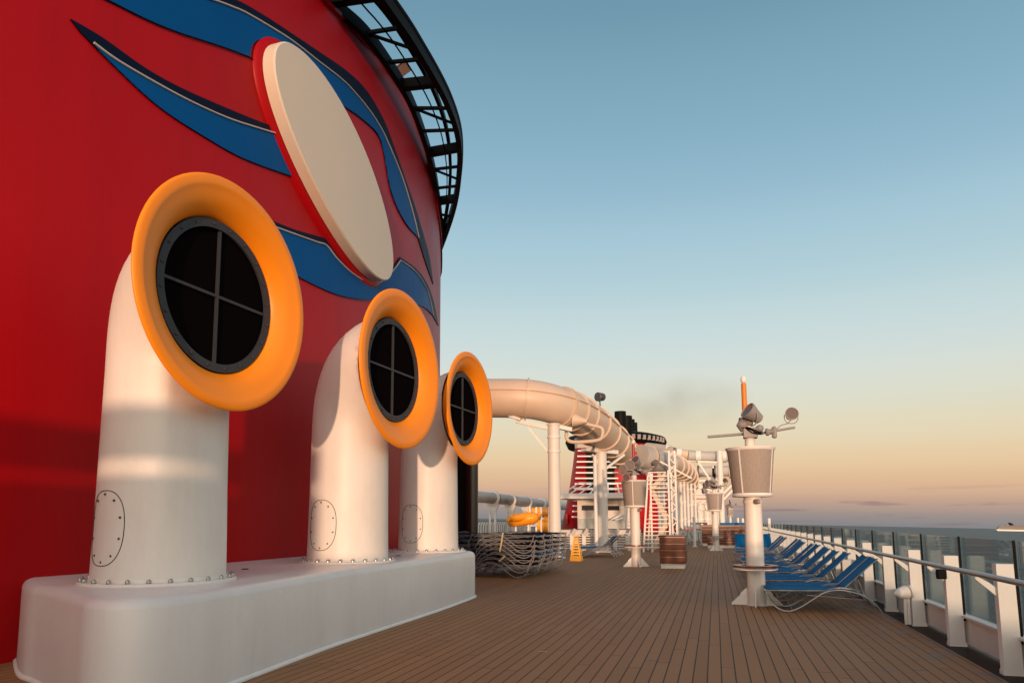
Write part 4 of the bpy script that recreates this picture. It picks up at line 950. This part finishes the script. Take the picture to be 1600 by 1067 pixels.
# ------------------------------------------------------------------ fence, middle left
fe = root('white_fence', (-6.4, 39, 0), 'white horizontal bar fence with thick slanted posts behind the three loungers', 'fence')
xf0, xf1 = X_at(868, 39.5), X_at(1002, 39.5)
for u in (893, 912, 960, 983): X = X_at(u, 39.3); part('post', MB().bar((X, 39.3, 0), (X, 39.3, .92), .2, .12, up=(0, 1, 0)).bar((X, 39.3, .85), (X + .22, 39.1, 1.15), .16, .12, up=(0, 1, 0)), 'white2', fe)
for k in range(7): part('rail', MB().bar((xf0, 39.5, .12 + k * .135), (xf1, 39.5, .12 + k * .135), .045), 'white2', fe)
part('handrail', MB().bar((xf0, 39.2, 1.17), (xf1, 39.2, 1.17), .07, .05), 'darkgrey', fe)
part('glass_pane', MB().box((xf0, 39.6, 1.2), (xf1 - 1, 39.62, 1.75)), 'glass', fe)
single('white_bulkhead', MB().box((X_at(868, 41), 41, .75), (X_at(1000, 41), 41.3, 1.12)), 'farwhite', 'low white bulkhead behind the horizontal bar fence', 'bulkhead')

# ------------------------------------------------------------------ port side: clear tube, yellow slides, stanchions
ptX = -30
def px2(u, v): return onx(u, v, ptX)
tp = [px2(690, 771.5), px2(770, 778), px2(845, 787), px2(925, 795)]
pt = root('clear_port_tube', (ptX, tp[1].y, 4), 'long clear slide tube with bulging white rings along the far left side', 'water slide')
part('tube_shell', MB().tube(smooth(tp, 5), .78, 26), 'acrylic', pt, ang=60)
for u, v in ((770, 778), (797, 781.3), (823, 784.2), (845, 787), (864, 789)):
    q = px2(u, v); o = part('ring', MB().lathe_dir(q, (0, 1, 0), [(-.35, .79), (-.35, 1.02), (.3, 1.02), (.3, .79), (-.35, .79)], 26), 'white2', pt)
    part('gasket', MB().lathe_dir(q + Vector((0, .9, 0)), (0, 1, 0), [(-.3, .8), (-.3, .86), (.3, .86), (.3, .8)], 26), 'darkgrey', o)
for i, (u, v) in enumerate(((770, 778), (797, 781.3), (823, 784.2), (845, 787))):
    q = px2(u, v); r = root('tube_support', (q.x, q.y, 0), 'white pedestal, %s from the left beneath the clear side tube' % ORD[i + 1], 'support', 'pedestals beneath the clear side tube')
    for s_ in (-.42, .35): part('leg', MB().lathe((q.x + s_, q.y, 0), [(0, .17), (q.z - 1.5, .17)], seg=12), 'white2', r)
    part('cradle', MB().loft([[(q.x - .55, q.y - .2, q.z - 1.7), (q.x + .55, q.y - .2, q.z - 1.7), (q.x + .55, q.y + .2, q.z - 1.7), (q.x - .55, q.y + .2, q.z - 1.7)], [(q.x - .95, q.y - .2, q.z - .75), (q.x + .95, q.y - .2, q.z - .75), (q.x + .95, q.y + .2, q.z - .75), (q.x - .95, q.y + .2, q.z - .75)]]), 'white2', r)
pr_ = root('port_railing', (-31, 90, 0), 'white stanchion railing with dark handrail along the far left deck edge', 'railing')
pm = MB().bar((0, 0, 0), (0, 0, 1.1), .12, .25).bar((0, 0, 1.05), (.3, 0, 1.6), .1, .2).mesh('post', M['white2'])
for k in range(60):
    o = bpy.data.objects.new('post', pm); COL.objects.link(o); o.parent = pr_; o.location = Vector((-31, 56 + 1.1 * k, 0)) - pr_.location
part('handrail', MB().bar((-30.7, 50, 1.55), (-30.7, 122, 1.55), .1), 'darkgrey', pr_); part('glass_pane', MB().box((-31.1, 50, .1), (-31.08, 122, 1.5)), 'glass', pr_)
# yellow slide trough (boat-shaped end) and coils
Yy = 58
ys_ = root('yellow_slide', (at(820, 815, Yy).x, Yy, 0), 'open yellow slide trough sweeping down between white supports on the left', 'slide')
def trough(pts, r, Y0=0):
    P = smooth(pts, 5); rings = []
    for i in range(len(P)):
        t, sd, u = frame_at(P, i); ring = []
        rr = r[0] + (r[1] - r[0]) * i / (len(P) - 1)
        for k in range(11): a = PI * k / 10; ring.append(P[i] - sd * math.cos(a) * rr - u * math.sin(a) * rr * .95)
        rings.append(ring)
    return MB().quadsheet(rings)
o = part('trough', trough([at(795, 806, 54), at(806, 806.5, 54.4), at(822, 805, 55), at(840, 802, 56)], (.42, .5)), 'slidey', ys_, ang=60); sd_ = o.modifiers.new('thick', 'SOLIDIFY'); sd_.thickness = .05
mb = MB().lathe_dir(at(816, 811, 55), (1, 0, .12), [(-1.25, .1), (-1.15, .38), (-.8, .5), (.2, .52), (.9, .46), (1.25, .32), (1.3, .1)], 20)
part('trough_hull', mb, 'slidey', ys_, ang=60)
for u in (804, 814, 824, 832): part('flange', MB().lathe_dir(at(u, 811 - (u - 816) * .12, 55), (1, 0, .12), [(-.03, .4), (-.03, .55), (.03, .55), (.03, .4)], 20), 'slidey', ys_)
part('support', MB().bar(at(806, 822, 55), at(806, 840, 55), .14).bar(at(826, 818, 55), at(826, 840, 55), .14), 'white2', ys_)
cs = root('yellow_coil_slide', (at(850, 800, 62).x, 62, 0), 'enclosed yellow tube slide coiled under the clear tube beside the tall column', 'slide')
for q in (((826, 800), (834, 800), (846, 799), (862, 800)), ((840, 819), (850, 821), (862, 822), (872, 821)), ((862, 801), (868, 806), (862, 813), (850, 812))):
    part('tube_segment', MB().tube(smooth([at(u, v, 62) for u, v in q], 4), .42 if q[0][1] != 819 else .55, 18), 'slidey', cs, ang=60)
for u in (831, 840, 849, 857): part('clamp', MB().lathe_dir(at(u, 800, 62), (1, 0, 0), [(-.04, .4), (-.04, .5), (.04, .5), (.04, .4)], 18), 'steel', cs)
for u in (828, 838, 846, 858): part('support', MB().bar(at(u, 792, 61.5), at(u, 845, 61.5), .13), 'white2', cs)
part('dome', MB().lathe(at(831, 822, 57), [(0, .5), (.15, .42), (.28, .2), (.3, 0)], seg=18), 'white2', cs)

# ------------------------------------------------------------------ distant cruise ship
def sea_pt(u, v):
    d = ray(u, v); o = Vector((0, 0, -14.5)); t = (o - EYE).dot(SN) / d.dot(SN); return EYE + d * t
# put its waterline on the sea
u0 = 1558; dist = 6200
d = ray(u0, 829); wl = None
vv = 829.0
while vv < 840:
    p = sea_pt(u0, vv)
    if p.length > 0 and p.y > 0 and p.length < dist: break
    vv += .02
p0 = sea_pt(u0, vv); side = Vector((1, 0, 0)); side = (M3 @ Vector((1, 0, 0))); side.z = 0; side.normalize(); fw = Vector((-side.y, side.x, 0))
def SP(a, z, b=0): return p0 + side * a + fw * b + Vector((-SN.x, -SN.y, 0)).dot(side * a) * Vector((0, 0, 1)) + Vector((0, 0, z))
cr = root('cruise_ship', p0, 'white cruise ship far off on the horizon at the right', 'ship')
pxm = dist / 1110
mb = MB(); hull = [(2, 0), (0, 3), (-3, 9), (2, 11), (300, 11), (300, 0)]
mb.loft([[SP(a, z, 0) for a, z in hull], [SP(a, z, 30) for a, z in hull]]); part('hull', mb, 'white2', cr)
for i, (a0, z0, z1) in enumerate(((8, 11, 20), (16, 20, 28), (30, 28, 35), (70, 35, 41))):
    mb = MB(); mb.loft([[SP(a0, z0, 2 + i), SP(285, z0, 2 + i), SP(285, z1, 2 + i), SP(a0 + 6, z1, 2 + i)], [SP(a0, z0, 28), SP(285, z0, 28), SP(285, z1, 28), SP(a0 + 6, z1, 28)]]); dk = part('upper_deck', mb, 'bin', cr)
    part('window_band', MB().bar(SP(a0 + 8, (z0 + z1) / 2, 1.2 + i), SP(280, (z0 + z1) / 2, 1.2 + i), 1.6, 3.6), 'darkgrey', dk)
mb = MB(); mb.loft([[SP(106, 41, 8), SP(132, 41, 8), SP(112, 58, 8), SP(94, 60, 8)], [SP(106, 41, 20), SP(132, 41, 20), SP(112, 58, 20), SP(94, 60, 20)]]); part('ship_funnel', mb, 'navy', cr)

# ------------------------------------------------------------------ behind the camera, unseen: slit wall and bulwark added to cast shadow bands
wall = root('aft_shade_wall', (-14, -8, 0), 'unseen white wall behind the viewpoint, added to shade the ventilators and funnel', 'wall')
SC = -8.0
part('lower_plate', MB().box((-30, SC, 0), (-1.7, SC + .12, 2.52)), 'white', wall); part('upper_rail', MB().box((-30, SC, 2.64), (-1.7, SC + .12, 3.28)), 'white', wall)  # slit between the plates shaped to throw the lit strip on the ventilators
for k in range(8): part('post', MB().box((-29.9 + 3.2 * k, SC + .12, 0), (-29.75 + 3.2 * k, SC + .24, 3.28)), 'white2', wall)
bw = root('aft_shade_bulwark', (3, -8, 0), 'unseen low white bulwark behind the viewpoint, added to shade plinth and railing feet', 'bulwark')
part('plate', MB().box((-1.7, SC, 0), (1.1, SC + .1, 1.42)), 'white2', bw); part('plate', MB().box((1.1, SC, 0), (18, SC + .1, .82)), 'white2', bw); part('cap', MB().box((1.1, SC - .05, .82), (18, SC + .15, .86)), 'wood', bw)  # taller stretch added to keep the sun off the plinth

# ------------------------------------------------------------------ sun and sky
ELEV, TAN = 1.15, .25
sd_ = Vector((TAN, -1, math.tan(math.radians(ELEV)) * math.hypot(TAN, 1))).normalized()   # towards the sun
sun = bpy.data.lights.new('sun', 'SUN'); sun.energy = 3.3; sun.angle = math.radians(.9); sun.color = (1, .61, .39)
sob = bpy.data.objects.new('sun', sun); COL.objects.link(sob); sob.rotation_euler = sd_.to_track_quat('Z', 'Y').to_euler()

W = bpy.data.worlds.new('World'); S.world = W; W.use_nodes = True
N = W.node_tree.nodes; L = W.node_tree.links; bg = N['Background']
sky = N.new('ShaderNodeTexSky'); sky.sky_type = 'NISHITA'; sky.sun_disc = False; sky.sun_elevation = math.radians(ELEV); sky.sun_rotation = math.atan2(sd_.x, sd_.y); sky.dust_density = 2; sky.air_density = 1
tc = N.new('ShaderNodeTexCoord'); nm = N.new('ShaderNodeVectorMath'); nm.operation = 'NORMALIZE'; L.new(tc.outputs['Generated'], nm.inputs[0])
dz = N.new('ShaderNodeVectorMath'); dz.operation = 'DOT_PRODUCT'; dz.inputs[1].default_value = SN; L.new(nm.outputs[0], dz.inputs[0])
rp = N.new('ShaderNodeValToRGB'); cr_ = rp.color_ramp; cr_.interpolation = 'CARDINAL'
stops = [(-.02, (128, 126, 134)), (.004, (140, 137, 139)), (.018, (168, 149, 140)), (.04, (205, 170, 145)), (.07, (221, 189, 154)), (.105, (222, 203, 172)), (.15, (215, 211, 191)), (.21, (204, 213, 209)), (.30, (178, 203, 210)), (.42, (144, 181, 200)), (.6, (106, 147, 169)), (1, (62, 105, 150))]
mp = N.new('ShaderNodeMapRange'); mp.inputs[1].default_value = -.05; mp.inputs[2].default_value = 1.0; L.new(dz.outputs['Value'], mp.inputs[0]); L.new(mp.outputs[0], rp.inputs[0])
while len(cr_.elements) < len(stops): cr_.elements.new(.5)
for e, (pz, c_) in zip(cr_.elements, stops): e.position = (pz + .05) / 1.05; e.color = (*lin(c_), 1)
# faint streaks of cloud low over the horizon
cm = N.new('ShaderNodeMapping'); cm.inputs['Scale'].default_value = (7, 7, 110); L.new(nm.outputs[0], cm.inputs[0])
cn_ = N.new('ShaderNodeTexNoise'); cn_.inputs['Scale'].default_value = 1.3; cn_.inputs['Detail'].default_value = 5; L.new(cm.outputs[0], cn_.inputs['Vector'])
cf = N.new('ShaderNodeMapRange'); cf.inputs[1].default_value = .57; cf.inputs[2].default_value = .68; cf.inputs[4].default_value = .6; L.new(cn_.outputs['Fac'], cf.inputs[0])
be = N.new('ShaderNodeMapRange'); be.inputs[1].default_value = .055; be.inputs[2].default_value = .03; L.new(dz.outputs['Value'], be.inputs[0])
cx = N.new('ShaderNodeMath'); cx.operation = 'MULTIPLY'; L.new(cf.outputs[0], cx.inputs[0]); L.new(be.outputs[0], cx.inputs[1])
mxc = N.new('ShaderNodeMix'); mxc.data_type = 'RGBA'; L.new(cx.outputs[0], mxc.inputs[0]); L.new(rp.outputs[0], mxc.inputs[6]); mxc.inputs[7].default_value = (*lin((140, 118, 122)), 1)
# the sunset side of the sky is warmer and brighter
ds = N.new('ShaderNodeVectorMath'); ds.operation = 'DOT_PRODUCT'; ds.inputs[1].default_value = sd_; L.new(nm.outputs[0], ds.inputs[0])
gl = N.new('ShaderNodeMapRange'); gl.interpolation_type = 'SMOOTHSTEP'; gl.inputs[1].default_value = -.1; gl.inputs[2].default_value = 1; L.new(ds.outputs['Value'], gl.inputs[0])
wc = N.new('ShaderNodeMix'); wc.data_type = 'RGBA'; wc.blend_type = 'ADD'; wc.clamp_factor = False; L.new(gl.outputs[0], wc.inputs[0]); L.new(mxc.outputs[2], wc.inputs[6]); wc.inputs[7].default_value = (1.15, .86, .62, 1)
sm_ = N.new('ShaderNodeMix'); sm_.data_type = 'RGBA'; sm_.blend_type = 'ADD'; sm_.inputs[0].default_value = .05; L.new(wc.outputs[2], sm_.inputs[6]); L.new(sky.outputs[0], sm_.inputs[7])
L.new(sm_.outputs[2], bg.inputs['Color']); bg.inputs['Strength'].default_value = 1.0

S.view_settings.view_transform = 'Standard'; S.view_settings.look = 'None'; S.view_settings.exposure = 0; S.view_settings.gamma = 1
S.cycles.volume_step_rate = 2; S.cycles.max_bounces = 8; S.cycles.transparent_max_bounces = 24

# a scrap on the planks
q = onz(846, 1018, .004)
single('paper_scrap', MB().add([q + Vector(v) for v in ((-.05, 0, 0), (.0, .015, .004), (.06, .03, 0), (.07, .06, 0), (.01, .035, .006), (-.05, .03, 0))], [(0, 1, 4, 5), (1, 2, 3, 4)]), 'line', 'tiny white scrap lying on the open deck planks in front', 'scrap')
